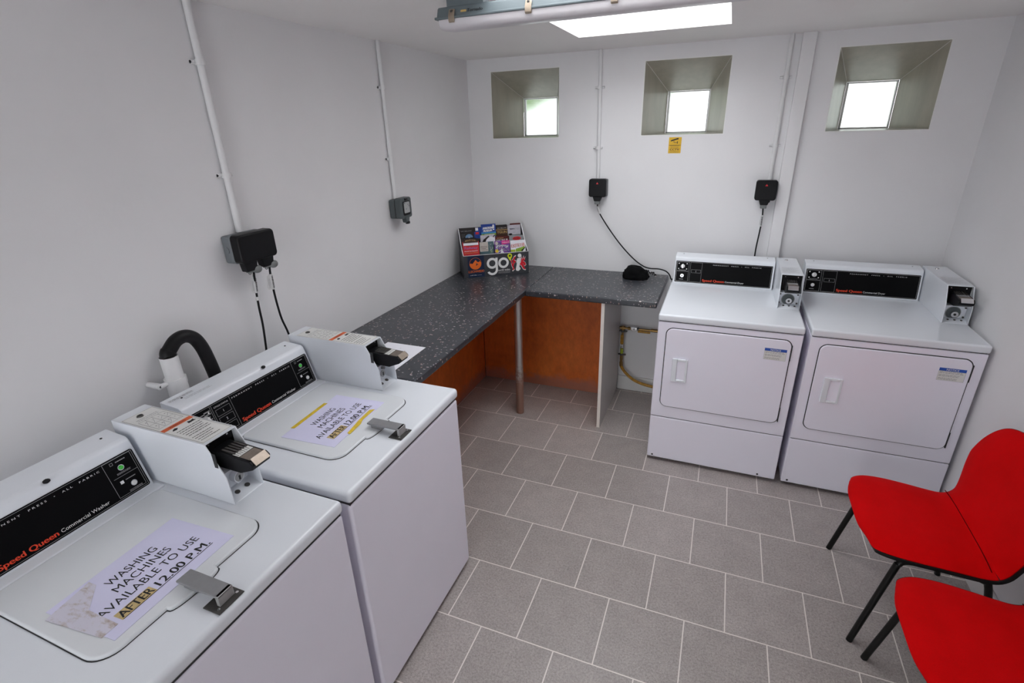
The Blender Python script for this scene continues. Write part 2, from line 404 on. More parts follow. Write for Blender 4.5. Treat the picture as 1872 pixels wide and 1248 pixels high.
for i, (a, c) in enumerate(WIN):
    r = bpy.data.objects.new('window_%d' % (i+1), None); C.objects.link(r); r.location = ((a+c)/2, YB, WZ0); r['kind'] = 'structure'
    L = r.location
    ga, gc, gz0, gz1, D = a+.108, c-.108, WZ0+.004, WZ1-.152, .325
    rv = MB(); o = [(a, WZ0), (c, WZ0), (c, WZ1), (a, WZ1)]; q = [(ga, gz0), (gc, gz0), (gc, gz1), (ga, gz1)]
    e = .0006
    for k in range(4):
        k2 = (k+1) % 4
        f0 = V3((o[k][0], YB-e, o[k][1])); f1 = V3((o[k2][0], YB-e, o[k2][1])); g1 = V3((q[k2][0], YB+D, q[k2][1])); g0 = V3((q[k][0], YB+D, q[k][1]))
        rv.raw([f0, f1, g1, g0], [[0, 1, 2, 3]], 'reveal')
        if k in (1, 2, 3): rv.cyl(f0+(g0-f0)*.02, g0, .0016, 'edgewhite', k=6)
    # thin white paint edge round the opening
    fr = F((0, YB-.001, 0), (1, 0, 0), (0, 0, 1))
    rv.outline(fr, a-.004, c+.004, WZ0-.004, WZ1+.004, .0, .005, 'edgewhite')
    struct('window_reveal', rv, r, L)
    fm = MB(); w = .014
    fm.box(ga, gc, YB+D, YB+D+.03, gz0, gz0+w*.6, 'upvc', .002); fm.box(ga, gc, YB+D, YB+D+.03, gz1-w*.6, gz1, 'upvc', .002)
    fm.box(ga, ga+w, YB+D, YB+D+.03, gz0, gz1, 'upvc', .002); fm.box(gc-w*.6, gc, YB+D, YB+D+.03, gz0, gz1, 'upvc', .002)
    struct('window_frame', fm, r, L)
    struct('window_pane', MB().box(ga+w*.5, gc-w*.3, YB+D+.012, YB+D+.018, gz0, gz1, 'glass'), r, L)
# skylight glazing at the head of its white shaft
r = bpy.data.objects.new('window_4', None); C.objects.link(r); r.location = (SK[0], SK[2], ZC); r['kind'] = 'structure'
struct('skylight_pane', MB().box(SK[0]-.02, SK[1]+.02, SK[2]-.02, SK[3]+.02, ZC+t, ZC+t+.02, 'skylight'), r, r.location)
b = MB()
b.box(.995, 1.062, YB-.035, YB, 0, ZC, 'wall', .003); struct('trim_1', b)
b = MB(); b.box(.125, XR, YB-.016, YB, 0, .112, 'edgewhite', .004); struct('baseboard_back', b)
struct('baseboard_right', MB().box(XR-.016, XR, YF, YB-.016, 0, .112, 'edgewhite', .004))
# unseen open doorway, added to let daylight in; leaf swung outwards
r = bpy.data.objects.new('added_door_1', None); C.objects.link(r); r.location = (-.45, YF, 0); r['kind'] = 'structure'
b = MB(); b.box(-.495, -.455, YF-1.05, YF-.205, .01, 2.03, 'edgewhite', .003); struct('added_door_leaf', b, r, r.location)
b = MB(); b.box(-.51, -.45, YF, YF+.018, 0, 2.11, 'edgewhite', .004); b.box(.45, .51, YF, YF+.018, 0, 2.11, 'edgewhite', .004); b.box(-.45, .45, YF, YF+.018, 2.05, 2.11, 'edgewhite', .004)
struct('added_door_frame', b, r, r.location)

# ------------------------------------------------------------------ laundry machines (local: x along the front, y into the depth)
def machine(kind):
    W_ = kind == 'washer'
    W = .67 if W_ else .688
    root = thing('commercial_' + kind, '', kind if W_ else 'dryer')
    b = MB()
    if W_:
        b.box(0, W, 0, .70, .022, .862, 'enamel2', .012); b.box(.006, W-.006, .005, .69, .85, .871, 'gap')
        b.box(.03, W-.03, .03, .67, 0, .03, 'black')
    else:
        b.box(0, W, 0, .715, .302, .878, 'enamel2', .005, 2); b.box(.006, W-.006, .006, .70, .03, .885, 'gap')
        b.box(0, W, .02, .715, .022, .302, 'enamel2', .004, 2)
        for u in (.05, W-.05):
            for d in (.06, .65): b.cyl((u, d, 0), (u, d, .03), .02, 'black')
    obj('cabinet', b, root)
    b = MB()
    if W_:
        b.box(-.002, W+.002, -.005, .705, .868, .910, 'enamel', .014, 4)
        fl = F((0, 0, .9106), (1, 0, 0), (0, 1, 0))
        def lidpoly(g):
            P = rrect(.11-g, .525+g, .123-g, .53+g, .05, 8, (.05, .05, .02, .02)); i = 9
            bump_ = [(.31+(.062+g)*math.cos(math.radians(180+t_)), .123-g-(.020)*math.sin(math.radians(t_))**.6 if 0 < t_ < 180 else .123-g) for t_ in range(0, 181, 12)]
            return P[:i]+bump_+P[i:]
        b.poly(lidpoly(.0024), fl, 0, 'gap')
        # shallow raised rail along the console foot
        b.box(.02, .545, .535, .575, .905, .9155, 'enamel', .005)
    else:
        b.box(-.002, W+.002, -.006, .72, .882, .92, 'enamel', .010, 3)
    obj('top_panel', b, root)
    zt = .910 if W_ else .92
    if W_:
        lid = obj('lid', MB().extr(lidpoly(0), F((0, 0, 0), (1, 0, 0), (0, 1, 0)), .9108, .9185, 'lid', .0055, 3, 'top'), root)
        b = MB()
        b.box(.278, .344, .002, .052, .9108, .9135, 'darkmetal', .001)
        for u in (.287, .335): b.cyl((u, .014, .9134), (u, .014, .9150), .0035, 'chrome', k=10)
        b.box(.293, .331, .016, .026, .9135, .9405, 'hasplight', .0015)
        b.box(.293, .331, .016, .146, .9345, .9405, 'hasp', .002)
        b.box(.299, .325, .09, .135, .9186, .9345, 'hasp', .002)
        obj('lid_lock', b, root)
    else:
        fr = F((0, 0, 0), (1, 0, 0), (0, 0, 1))
        b = MB(); b.poly(rrect(.0435, .6475, .3725, .8495, .038, 8), fr, .0012, 'gap')
        b.extr(rrect(.048, .643, .377, .845, .034, 8), fr, .0014, .0085, 'enamel2', .004, 3, 'top')
        door = obj('door', b, root)
        b = MB(); n0 = .0086
        b.box(.092, .118, .542, .68, n0, .0195, 'enamel', .004, 2, fr); b.box(.160, .172, .542, .68, n0, .0195, 'enamel', .004, 2, fr)
        b.box(.1175, .1605, .542, .557, n0, .0195, 'enamel', .004, 2, fr); b.box(.1175, .1605, .665, .68, n0, .0195, 'enamel', .004, 2, fr)
        b.raw([fr.p(.118, .556, n0+.0002), fr.p(.161, .556, n0+.009), fr.p(.161, .666, n0+.009), fr.p(.118, .666, n0+.0002)], [[0, 1, 2, 3]], 'enamel2')
        obj('door_handle', b, door)
        b = MB(); b.extr([(.527, .736), (.627, .736), (.627, .798), (.527, .798)], fr, n0, n0+.0006, 'label')
        b.rect(fr, .527, .627, .7835, .798, n0+.001, 'blue'); b.text('NOTICE', fr, .577, .7862, .0088, 'white', al='c', n=n0+.0014, bold=.01)
        b.outline(fr, .527, .627, .736, .7835, n0+.001, .0009, 'greyprint')
        b.dashes(fr, .531, .622, .770, .782, 2, 'greyprint', n0+.001, seed=2); b.dashes(fr, .531, .610, .7545, .767, 2, 'greyprint', n0+.001, seed=5)
        b.dashes(fr, .531, .605, .739, .751, 2, 'greyprint', n0+.001, seed=6)
        obj('notice_label', b, door)
        for v in (.43, .78):
            obj('hinge', MB().box(.6435, .6485, v-.042, v+.042, .0012, .0075, 'gap', .001, 2, fr), door)
        b = MB(); b.box(0, W, 0, .02, .022, .298, 'enamel2', .006)
        for u in (.03, .60): b.cyl((u, -.0006, .038), (u, .002, .038), .0055, 'gap', k=12)
        obj('kick_panel', b, root)
    # console
    fx = F((0, 0, 0), (0, 1, 0), (0, 0, 1))               # (depth, height), normal +x
    if W_:
        pr = [(.572, zt), (.612, 1.050), (.616, 1.060), (.626, 1.067), (.71, 1.074), (.71, zt)]; u0, u1 = 0., .538
        fc = F((0, .572, zt), (1, 0, 0), (0, .040, .140))
    else:
        pr = [(.602, zt), (.632, 1.066), (.636, 1.077), (.648, 1.084), (.718, 1.092), (.718, zt)]; u0, u1 = .01, .572
        fc = F((0, .602, zt), (1, 0, 0), (0, .030, .146))
    cb = MB().extr(pr, fx, u0, u1, 'enamel', .004, 2)
    if W_:
        ft = F((0, .63, 1.0675), (1, 0, 0), (0, .084, .007)); cb.dashes(ft, .012, .10, .045, .058, 2, 'greyprint', .001, seed=21); cb.dashes(ft, .05, .15, .022, .036, 2, 'greyprint', .001, seed=22, fill=.25)
    con = obj('console', cb, root)
    b = MB(); n = .0022
    if W_:
        b.extr(rrect(.012, .530, .010, .130, .006, 3), fc, .0002, .0018, 'blackpanel')
        b.outline(fc, .016, .526, .0135, .1265, n, .0009, 'greyprint')
        for u in (.083, .160): b.rect(fc, u, u+.0009, .0145, .1255, n, 'greyprint')
        b.outline(fc, .446, .521, .0185, .1255, n, .0009, 'greyprint'); b.rect(fc, .455, .521, .0715, .0724, n, 'greyprint'); b.rect(fc, .0885, .0894, .0145, .1255, n, 'greyprint')
        b.text('P E R M A N E N T     P R E S S     •     A L L     F A B R I C', fc, .168, .1125, .0046, 'white', w=.268, n=n)
        b.text('Speed Queen', fc, .171, .021, .0135, 'red', w=.125, bold=.035, n=n); b.text('Commercial Washer', fc, .303, .022, .0095, 'white', w=.118, n=n)
        b.text('CYCLE STATUS', fc, .124, .112, .0045, 'white', w=.055, al='c', n=n)
        for v in (.080, .050, .020): b.outline(fc, .097, .152, v, v+.024, n, .0008, 'greyprint')
        for v, tx in ((.088, '1'), (.058, '2'), (.028, '3')): b.text(tx, fc, .124, v, .008, 'white', al='c', n=n)
        b.dashes(fc, .468, .506, .078, .084, 2, 'greyprint', n, seed=3); b.dashes(fc, .476, .512, .020, .026, 2, 'greyprint', n, seed=4)
        b.dashes(fc, .478, .505, .112, .118, 1, 'greyprint', n, seed=9); b.outline(fc, .463, .471, .111, .119, n, .0009, 'greyprint'); b.rect(fc, .465, .474, .051, .060, n, 'white'); b.dashes(fc, .480, .508, .055, .060, 1, 'greyprint', n, seed=10)
        b.dashes(fc, .025, .06, .100, .113, 2, 'greyprint', n, seed=12); b.dashes(fc, .058, .08, .08, .118, 4, 'greyprint', n, seed=13); b.dashes(fc, .022, .045, .03, .09, 4, 'greyprint', n, seed=14)
        for u, v in ((.040, .096), (.074, .108), (.07, .05)): b.disc(fc, u, v, .003, n, 'white', 8)
    else:
        b.extr(rrect(.018, .562, .010, .140, .004, 3), fc, .0002, .0018, 'blackpanel')
        b.outline(fc, .022, .558, .0135, .1365, n, .0010, 'greyprint')
        b.outline(fc, .024, .096, .079, .134, n, .001, 'greyprint'); b.outline(fc, .024, .096, .016, .077, n, .001, 'greyprint')
        b.outline(fc, .104, .172, .016, .134, n, .0009, 'greyprint'); b.outline(fc, .112, .166, .071, .091, n, .0009, 'greyprint'); b.text('1', fc, .139, .076, .009, 'white', al='c', n=n)
        b.text('P E R M A N E N T     P R E S S     •     A L L     F A B R I C', fc, .234, .1225, .0045, 'white', w=.267, n=n)
        b.text('Speed Queen', fc, .181, .0225, .0135, 'red', w=.125, bold=.035, n=n); b.text('Commercial Dryer', fc, .311, .0235, .0095, 'white', w=.105, n=n)
        for u, v in ((.036, .124), (.083, .124), (.036, .092), (.083, .092)): b.disc(fc, u, v, .0035, n, 'white', 8)
        b.dashes(fc, .038, .08, .082, .087, 1, 'greyprint', n, seed=4); b.dashes(fc, .045, .07, .024, .032, 1, 'greyprint', n, seed=5)
    obj('control_panel', b, con)
    def knob(u, v, r, h, m, name, bez=True):
        b = MB()
        if bez: b.cyl(fc.p(u, v, .002), fc.p(u, v, .004), r*1.35, 'chrome', k=18)
        b.cyl(fc.p(u, v, .0038), fc.p(u, v, h*.7), r, m, k=18); b.cyl(fc.p(u, v, h*.7), fc.p(u, v, h), r, m, r*.72, k=18)
        return b
    if W_:
        obj('indicator_lamp', knob(.484, .0955, .0062, .008, 'green', ''), con)
        obj('start_button', knob(.494, .0385, .0062, .008, 'white', ''), con)
        b = knob(.056, .088, .011, .016, 'upvc', ''); b.box(.053, .059, .078, .100, .015, .019, 'upvc', .001, 2, fc); obj('cycle_knob', b, con)
        obj('plug', MB().ell((.331, .614, 1.063), .0085, .0075, .006, 'black', 2), con)
        for u in (.05, .50): obj('console_screw', MB().cyl((u, .672, 1.0695), (u, .672, 1.0722), .0035, 'gap', k=8), con)
    else:
        b = knob(.0595, .108, .012, .018, 'upvc', '', False); b.box(.0565, .0625, .096, .122, .017, .021, 'chrome', .001, 2, fc); obj('cycle_knob', b, con)
        obj('start_button', knob(.060, .050, .0075, .010, 'upvc', ''), con)
        for u in (.055, .53): obj('console_screw', MB().cyl((u, .69, 1.087), (u, .69, 1.0905), .0035, 'greyprint', k=8), con)
    # coin box
    a, c = (.552, .655) if W_ else (.578, .685)
    side = [(.265, zt), (.270, 1.0), (.320, 1.095), (.70, 1.095), (.70, zt)]
    b = MB(); th = .004
    b.extr(side, fx, a, a+th, 'enamel', .0012, 1); b.extr(side, fx, c-th, c, 'enamel', .0012, 1)
    b.box(a+th*.5, c-th*.5, .3205, .70, 1.091, 1.095, 'enamel'); b.box(a+th, c-th, .345, .695, zt, 1.09, 'enamel')
    b.box(a+th, c-th, .318, .344, zt+.012, 1.000, 'enamel'); b.box(a+th, c-th, .286, .344, 1.0, 1.003, 'enamel')
    b.extr([(.266, zt+.0005), (.268, zt+.003), (.318, zt+.018), (.318, zt+.0005)], fx, a+th, c-th, 'enamel')
    for u in ((.35, .68) if W_ else (.3, .55, .8)):
        p = V3((a+(c-a)*u, .293, zt+.0108)); b.cyl(p, p+V3((0, -.0004, .0012)), .0075 if W_ else .005, 'darkmetal', k=14)
    b.box(a+th, c-th, .336, .3448, 1.0035, 1.0905, 'black')
    if W_: b.box(a-.0008, a+.001, .288, .300, 1.028, 1.072, 'gap', fr=None)
    box = obj('coin_box', b, root)
    # coin slide
    m_ = (a+c)/2; b = MB(); w = .031; so = 0 if W_ else .026
    b.extr([(.336, 1.012), (.336, 1.060), (.30, 1.062), (.192+so, 1.056), (.182+so, 1.046), (.187+so, 1.030), (.235+so, 1.010)], fx, m_-w, m_+w, 'black', .003, 2)
    ft = F((m_, .192+so, 1.0563), (1, 0, 0), (0, .108, .006))
    b.rect(ft, -.024, .024, .004, .040, .0008, 'bronze'); b.rect(ft, -.024, .024, .042, .066, .0008, 'label' if W_ else 'greyprint')
    for i in range(5): b.box(-.022+i*.0098, -.0165+i*.0098, .062, .108, .0, .004, 'darkmetal', 0, 1, ft)
    for i in range(6): b.rect(ft, -.021+i*.007, -.0195+i*.007, .046, .062, .0012, 'ink')
    ff = F((m_, .1815+so, 1.0455), (1, 0, 0), (0, .0105, .0105)); b.extr([(-.024, -.004), (.024, -.004), (.024, .020), (-.024, .020)], ff, .001, .003, 'chrome' if not W_ else 'bronze')
    for s_ in (-1, 1): b.cyl((m_+s_*.030, .3345, 1.078), (m_+s_*.030, .3365, 1.078), .003, 'chrome', k=8)
    obj('coin_slide', b, box)
    b = MB()
    zl = .958
    if W_:
        b.cyl((m_+.004, .3175, zl), (m_+.004, .296, zl), .0165, 'chrome', k=22); b.cyl((m_+.004, .2965, zl), (m_+.004, .2945, zl), .013, 'steel', k=22); b.box(m_+.001, m_+.007, .2938, .2946, zl-.008, zl+.006, 'ink'); b.cyl((m_+.030, .3175, zl+.010), (m_+.030, .306, zl+.010), .007, 'steel', k=12)
    else:
        zl = .962
        b.box(a+.006, c-.006, .312, .3178, .934, .998, 'enamel', .001); b.cyl((m_-.003, .3118, zl), (m_-.003, .309, zl), .030, 'darkgrey', k=28); b.ring((m_-.003, .3105, zl), (0, 1, 0), .030, .002, 'steel', 28)
        b.cyl((m_+.0, .309, zl-.004), (m_+.0, .292, zl-.004), .0145, 'chrome', k=22); b.cyl((m_, .2922, zl-.004), (m_, .2905, zl-.004), .0055, 'ink', k=14)
        for u, v in ((-.043, .99), (.041, .99), (-.043, .942), (.041, .942)): b.cyl((m_+u, .3118, v), (m_+u, .308, v), .0045, 'darkmetal', k=10)
    obj('coin_lock', b, box)
    ft = F((0, 0, 1.0952), (1, 0, 0), (0, 1, 0)); b = MB()
    if W_:
        b.rect(ft, a+.004, c-.004, .326, .662, .0002, 'label'); b.outline(ft, a+.006, c-.006, .329, .660, .0006, .0009, 'ink')
        b.rect(ft, a+.006, c-.006, .480, .498, .0008, 'orange'); b.text('WARNING', ft, m_, .485, .007, 'p_darkred', al='c', n=.0011, bold=.01)
        b.dashes(ft, a+.018, c-.012, .392, .452, 5, 'ink', .0008, .24, 31); b.dashes(ft, a+.014, c-.03, .34, .386, 4, 'ink', .0008, .24, 32); b.poly([(a+.018, .462), (a+.030, .460), (a+.038, .468), (a+.032, .474), (a+.024, .470)], ft, .0008, 'ink'); b.poly([(a+.066, .460), (a+.092, .462), (a+.086, .468), (a+.090, .474), (a+.078, .470), (a+.070, .474)], ft, .0008, 'ink')
        b.outline(ft, a+.014, c-.014, .512, .60, .0008, .0008, 'ink'); b.rect(ft, a+.014, c-.014, .555, .5558, .0008, 'ink')
        for u in (.033, .052, .071): b.rect(ft, a+u, a+u+.0008, .512, .60, .0008, 'ink')
        rr = random.Random(5)
        for i in range(8):
            u = a+.018+(i % 4)*.019; v = .518+(i//4)*.044
            b.line(ft, (u, v), (u+.013, v+.030*rr.random()), .0008, .0011, 'greyprint'); b.disc(ft, u+.006, v+.020, .0012+.002*rr.random(), .0008, 'greyprint', 7)
        b.dashes(ft, a+.02, c-.02, .605, .622, 2, 'greyprint', .0008, .3, 8)
    else:
        b.dashes(ft, a+.012, c-.012, .345, .47, 9, 'greyprint', .0006, .28, 11)
        b.outline(ft, a+.010, c-.010, .34, .476, .0005, .0006, 'greyprint')
    obj('instruction_label', b, box, wn=False)
    b = MB(); y = .638 if W_ else .64
    b.cyl((m_-.006, y, 1.0955), (m_-.006, y, 1.099), .0095, 'chrome' if not W_ else 'darkmetal', .008, k=16)
    b.line(F((0, 0, 1.0993), (1, 0, 0), (0, 1, 0)), (m_-.013, y-.003), (m_+.001, y+.003), 0, .002, 'ink')
    obj('lock_screw', b, box)
    return root

w2 = machine('washer'); w2.location = (-.185, .285-.67, 0); w2.rotation_euler = (0, 0, math.pi/2)
w2['label'] = 'white top-loading coin washer beside the end of the long dark worktop'; w2['group'] = 'coin-operated washers'
w1 = copy_tree(w2); w1.location = (-.185, -.415-.67, 0)
w1['label'] = 'white top-loading coin washer nearest the camera in the lower left corner'
d1 = machine('dryer'); d1.location = (.462, 1.365, 0); d1['group'] = 'coin-operated dryers'
d1['label'] = 'white front-loading coin dryer standing next to the worktop and gas pipe'
d2 = copy_tree(d1); d2.location = (1.180, 1.365, 0)
d2['label'] = 'white front-loading coin dryer in the corner against the right wall behind the chair'

# paper notices taped on the lids
def notice(x, y, rot, label, kind):
    t = thing('paper_notice', label, 'notice', (x, y, .9187), math.pi/2+rot, 'taped washer notices')
    fr = F((0, 0, 0), (1, 0, 0), (0, 1, 0)); b = MB()
    b.extr([(-.1515, -.106), (.1515, -.106), (.1515, .106), (-.1515, .106)], fr, .0002, .0008, 'paper')
    n = .0013
    b.rect(fr, -.112, -.032, -.075, -.046, n-.0002, 'ochre')
    b.text('WASHING', fr, .000, .040, .0225, 'ink', w=.118, al='c', n=n); b.text('MACHINES', fr, .002, .006, .0225, 'ink', w=.135, al='c', n=n)
    b.text('AVAILABLE TO USE', fr, -.004, -.030, .0225, 'ink', w=.242, al='c', n=n)
    b.text('AFTER', fr, -.108, -.0705, .0225, 'ink', w=.074, bold=.018, n=n+.0001); b.text('12.00 P.M.', fr, -.022, -.0705, .0225, 'ink', w=.136, bold=.018, n=n)
    b.rect(fr, -.110, .116, -.0755, -.0735, n, 'ink')
    obj('sheet', b, t, wn=False)
    if kind:
        b = MB(); b.extr([(-.095, .098), (.085, .098), (.083, .112), (-.096, .113)], fr, .0010, .0016, 'tape'); obj('tape_strip', b, t)['label'] = 'yellow tape strip along the back edge'
        b = MB(); b.extr([(-.072, -.110), (-.005, -.108), (.02, -.100), (.095, -.100), (.085, -.084), (.015, -.087), (-.07, -.098)], fr, .0015, .0021, 'tape'); obj('tape_strip', b, t)['label'] = 'yellow tape strip along the front edge'
    else:
        b = MB()
        b.extr([(-.165, .085), (-.156, -.075), (-.122, -.075), (-.118, .02), (-.066, .075), (-.066, .1), (-.13, .09)], fr, .0010, .0014, 'smear'); obj('tape_strip', b, t)['label'] = 'brown stained clear tape'
    return t
notice(-.478, -.077, math.radians(3.2), 'lavender paper notice held by two yellow tape strips on the far washer lid', True)
notice(-.445, -.783, math.radians(2.6), 'lavender paper notice with stained clear tape on the nearest washer lid', False)

# ------------------------------------------------------------------ worktops and what carries them
def worktop(name, label, x0, x1, y0, y1, fronts):
    b = MB(); b.box(x0, x1, y0, y1, .867, .905, 'worktop', .007, 3); o = obj(name, b, None, (x0, y0, .867)); tag(o, label, 'worktop', 'dark flecked worktops'); return o
worktop('worktop', 'long dark flecked worktop running along the left wall', -.998, -.383, .292, 2.203, 0)
worktop('worktop', 'short dark flecked worktop along the back wall beside the dryer', -.381, .424, 1.592, 2.203, 0)
b = MB(); b.box(-.381, .424, 1.586, 1.592, .868, .902, 'black', .002)
o = obj('plywood_board', MB().box(-.985, -.91, .30, 2.062, 0, .866, 'ply', .003), None, (-.91, .3, 0)); tag(o, 'orange stained board under the long worktop along the left wall', 'board', 'orange boards under the worktops')
o = obj('plywood_board', MB().box(-.909, .100, 2.062, 2.10, 0, .866, 'ply', .003), None, (-.9, 2.06, 0)); tag(o, 'orange stained board closing the back wall behind the metal post', 'board', 'orange boards under the worktops')
b = MB(); b.box(.102, .122, 1.6065, 2.188, 0, .8665, 'panelside'); b.box(.102, .122, 1.605, 1.6064, 0, .8665, 'woodend')
tag(obj('support_board', b, None, (.112, 1.605, 0)), 'upright white board holding up the short worktop', 'board')
b = MB(); b.cyl((-.445, 1.622, 0), (-.445, 1.622, .8665), .0265, 'pole', k=32)
tag(obj('support_post', b, None, (-.445, 1.622, 0)), 'round chromed post with rusty foot holding up the worktop corner', 'post')
b = MB(); b.extr([(0, 0), (.212, -.003), (.212, .297), (.0, .297)], F((-.728, .312, .9055), (1, 0, 0), (0, 1, 0)), 0, .0006, 'paper2')
b.text('*', F((-.728, .312, .9065), (1, 0, 0), (0, 1, 0)), .10, .24, .012, 'greyprint')
tag(obj('paper_sheet', b, None, (-.72, .31, .9055)), 'blank white paper sheet on the worktop behind the far washer coin box', 'paper')

# black cloth heap on the short worktop
t_ = bmesh.new(); bmesh.ops.create_icosphere(t_, subdivisions=4, radius=1)
from mathutils import noise as NZ
for v in t_.verts:
    q = v.co.copy(); z = max(q.z, -.15)
    k = .16*NZ.noise(V3((q.x*2.2, q.y*2.2, q.z*2+4)))+.06*NZ.noise(V3((q.x*7, q.y*7, q.z*7)))
    ridge = .10*abs(math.sin(5*q.x+2*q.y))*max(0, z)
    s_ = 1+k
    sq = lambda a: math.copysign(abs(a)**.75, a)
    v.co = V3((.225+.085*sq(q.x)*s_, 2.085+.082*sq(q.y)*s_, .906+.058*max(0, z+.15)*(1+1.2*k)*(1-.25*q.x)+ridge*.05))
b = MB().bm(t_, 'cloth')
for i in range(9):
    x = .245+.012*i; p = V3((x, 2.12-.004*(i % 3), .945-.0035*i)); b.tube([p, p+V3((.004, .006, .014+.006*math.sin(i*2.1))), p+V3((.011, .002, .004))], .0032, 'cloth', 6, 3)
tag(obj('folded_cloth', b, None, (.225, 2.085, .905)), 'crumpled black cloth lying on the short worktop', 'cloth')

# ------------------------------------------------------------------ leaflet rack in the corner
A = V3((-.873, 1.731, .9055)); ru = V3((.372, .26, 0)).normalized(); rvv = V3((-ru.y, ru.x, 0)); RW = .454
ang = math.atan2(ru.y, ru.x)
rack = thing('leaflet_rack', 'grey card leaflet rack with large white go lettering in the worktop corner', 'leaflet rack', A, ang)
L2 = lambda u, z, d: (u, d, z)                                  # local: u right, d back, z up
fr = F((0, 0, 0), (1, 0, 0), (0, 0, 1)); b = MB()
b.box(0, RW, 0, .004, 0, .156, 'rack'); n = .0006
b.rect(fr, .0, RW, .1535, .1565, n, 'cardwhite')
b.rect(fr, .028, .140, .004, .150, n, 'navy')
cx, cy, R_ = .080, .098, .040
b.disc(fr, cx, cy, R_+.001, n*2, 'orangep', 32); b.disc(fr, cx, cy, R_-.0008, n*3, 'navy', 32)
low = [(cx+(R_-.0008)*math.cos(math.radians(a_)), cy+(R_-.0008)*math.sin(math.radians(a_))) for a_ in range(178, 376, 8)]
b.poly(low+[(cx+.030, cy+.016), (cx+.020, cy+.008), (cx+.012, cy+.014), (cx+.002, cy+.026), (cx-.010, cy+.012), (cx-.020, cy+.000), (cx-.03, cy+.004)], fr, n*4, 'orangep')
b.poly([(cx+.002, cy-.012), (cx+.008, cy+.002), (cx+.004, cy+.010), (cx+.016, cy-.004), (cx+.022, cy-.006), (cx+.012, cy-.008), (cx+.006, cy-.014)], fr, n*5, 'navy')
b.text('LLECHWEDD', fr, .030, .036, .016, 'orangep', w=.108, bold=.012, n=n*3); b.text('craft site', fr, .040, .016, .006, 'white', w=.045, n=n*3, bold=.01); b.dashes(fr, .09, .12, .015, .020, 1, 'greyprint', n*3)
def ringp(fr, b, cx, cy, r0, r1, n, m, a0=0, a1=360, k=36):
    pts = []; 
    for i in range(k):
        t0 = math.radians(a0+(a1-a0)*i/k); t1 = math.radians(a0+(a1-a0)*(i+1)/k)
        b.poly([(cx+r0*math.cos(t0), cy+r0*math.sin(t0)), (cx+r1*math.cos(t0), cy+r1*math.sin(t0)), (cx+r1*math.cos(t1), cy+r1*math.sin(t1)), (cx+r0*math.cos(t1), cy+r0*math.sin(t1))], fr, n, m)
ringp(fr, b, .196, .091, .022, .038, n*2, 'white'); b.rect(fr, .219, .2345, .045, .128, n*2.5, 'white'); ringp(fr, b, .196, .046, .023, .0385, n*2, 'white', 205, 360)
ringp(fr, b, .275, .088, .021, .037, n*2, 'white')
b.text('north wales', fr, .237, .033, .0125, 'white', w=.083, bold=.015, n=n*2); b.dashes(fr, .237, .322, .014, .029, 2, 'greyprint', n*2, .35)
pin = [(.3205+.0165*math.cos(math.radians(a_)), .133+.0165*math.sin(math.radians(a_))) for a_ in range(-25, 206, 11)]+[(.3215, .098)]
b.poly(pin, fr, n*3, 'pin'); b.disc(fr, .3205, .133, .007, n*4, 'ink', 16)
def dragon(dx, m, n_, g):
    for P in ([(.338, .10), (.350, .122), (.363, .128), (.360, .116), (.352, .100), (.366, .092), (.352, .078), (.344, .060), (.352, .040), (.340, .028), (.336, .034), (.342, .044), (.334, .060), (.330, .080), (.340, .070), (.345, .085)],
              [(.325, .100), (.331, .104), (.344, .066), (.338, .062)],
              [(.398, .085), (.404, .118), (.410, .100), (.418, .122), (.421, .102), (.430, .116), (.426, .094), (.412, .090), (.428, .080), (.434, .062), (.422, .054), (.416, .068), (.410, .072), (.424, .040), (.432, .034), (.428, .028), (.414, .034), (.400, .060), (.388, .066)]):
        c0 = sum(p[0] for p in P)/len(P); c1 = sum(p[1] for p in P)/len(P)
        b.poly([(c0+(p[0]-c0)*g, c1+(p[1]-c1)*g) for p in P], fr, n_, m)
dragon(0, 'cardwhite', n*2, 1.14); dragon(0, 'dragonred', n*3, 1.0)
b.poly([(.364, .078), (.372, .112), (.398, .114), (.386, .052), (.392, .044), (.394, .034), (.380, .022), (.366, .024), (.360, .034), (.370, .082)], fr, n*5, 'white'); b.disc(fr, .389, .130, .0135, n*5, 'white', 20)
obj('front_panel', b, rack, wn=False)
fs_ = F((0, 0, 0), (0, 1, 0), (0, 0, 1)); sp = [(.004, 0), (.205, 0), (.205, .305), (.19, .309), (.06, .185), (.004, .156)]
for u in (0, RW-.004):
    b = MB(); b.extr(sp, fs_, u, u+.004, 'rack'); p3 = [(d, z) for d, z in sp[3:]]
    for (d0, z0), (d1, z1) in zip(p3, p3[1:]): b.raw([(u-.0005, d0, z0+.0008), (u+.0045, d0, z0+.0008), (u+.0045, d1, z1+.0008), (u-.0005, d1, z1+.0008)], [[0, 1, 2, 3]], 'cardwhite')
    obj('side_panel', b, rack)
obj('back_panel', MB().box(.004, RW-.004, .201, .205, 0, .306, 'rack'), rack)
obj('tier_panel', MB().box(.004, RW-.004, .075, .078, .0, .203, 'rack'), rack); obj('tier_panel', MB().box(.004, RW-.004, .138, .141, 0, .240, 'rack'), rack)
obj('base_panel', MB().box(.004, RW-.004, .004, .201, 0, .003, 'rack'), rack)
cs, sn = math.cos(ang), math.sin(ang)
def leaflet(u0, u1, z1, d, tilt, base, label, draw, z0=.02, name='leaflet', back=.035):
    h = z1-z0
    loc = A+V3((cs*u0-sn*d, sn*u0+cs*d, z0))
    t = obj(name, None or leaf_mesh(u1-u0, h, tilt, base, draw), None)
    t.location = loc; t.rotation_euler = (0, 0, ang)
    tag(t, label, 'leaflet', 'leaflets in the rack'); return t
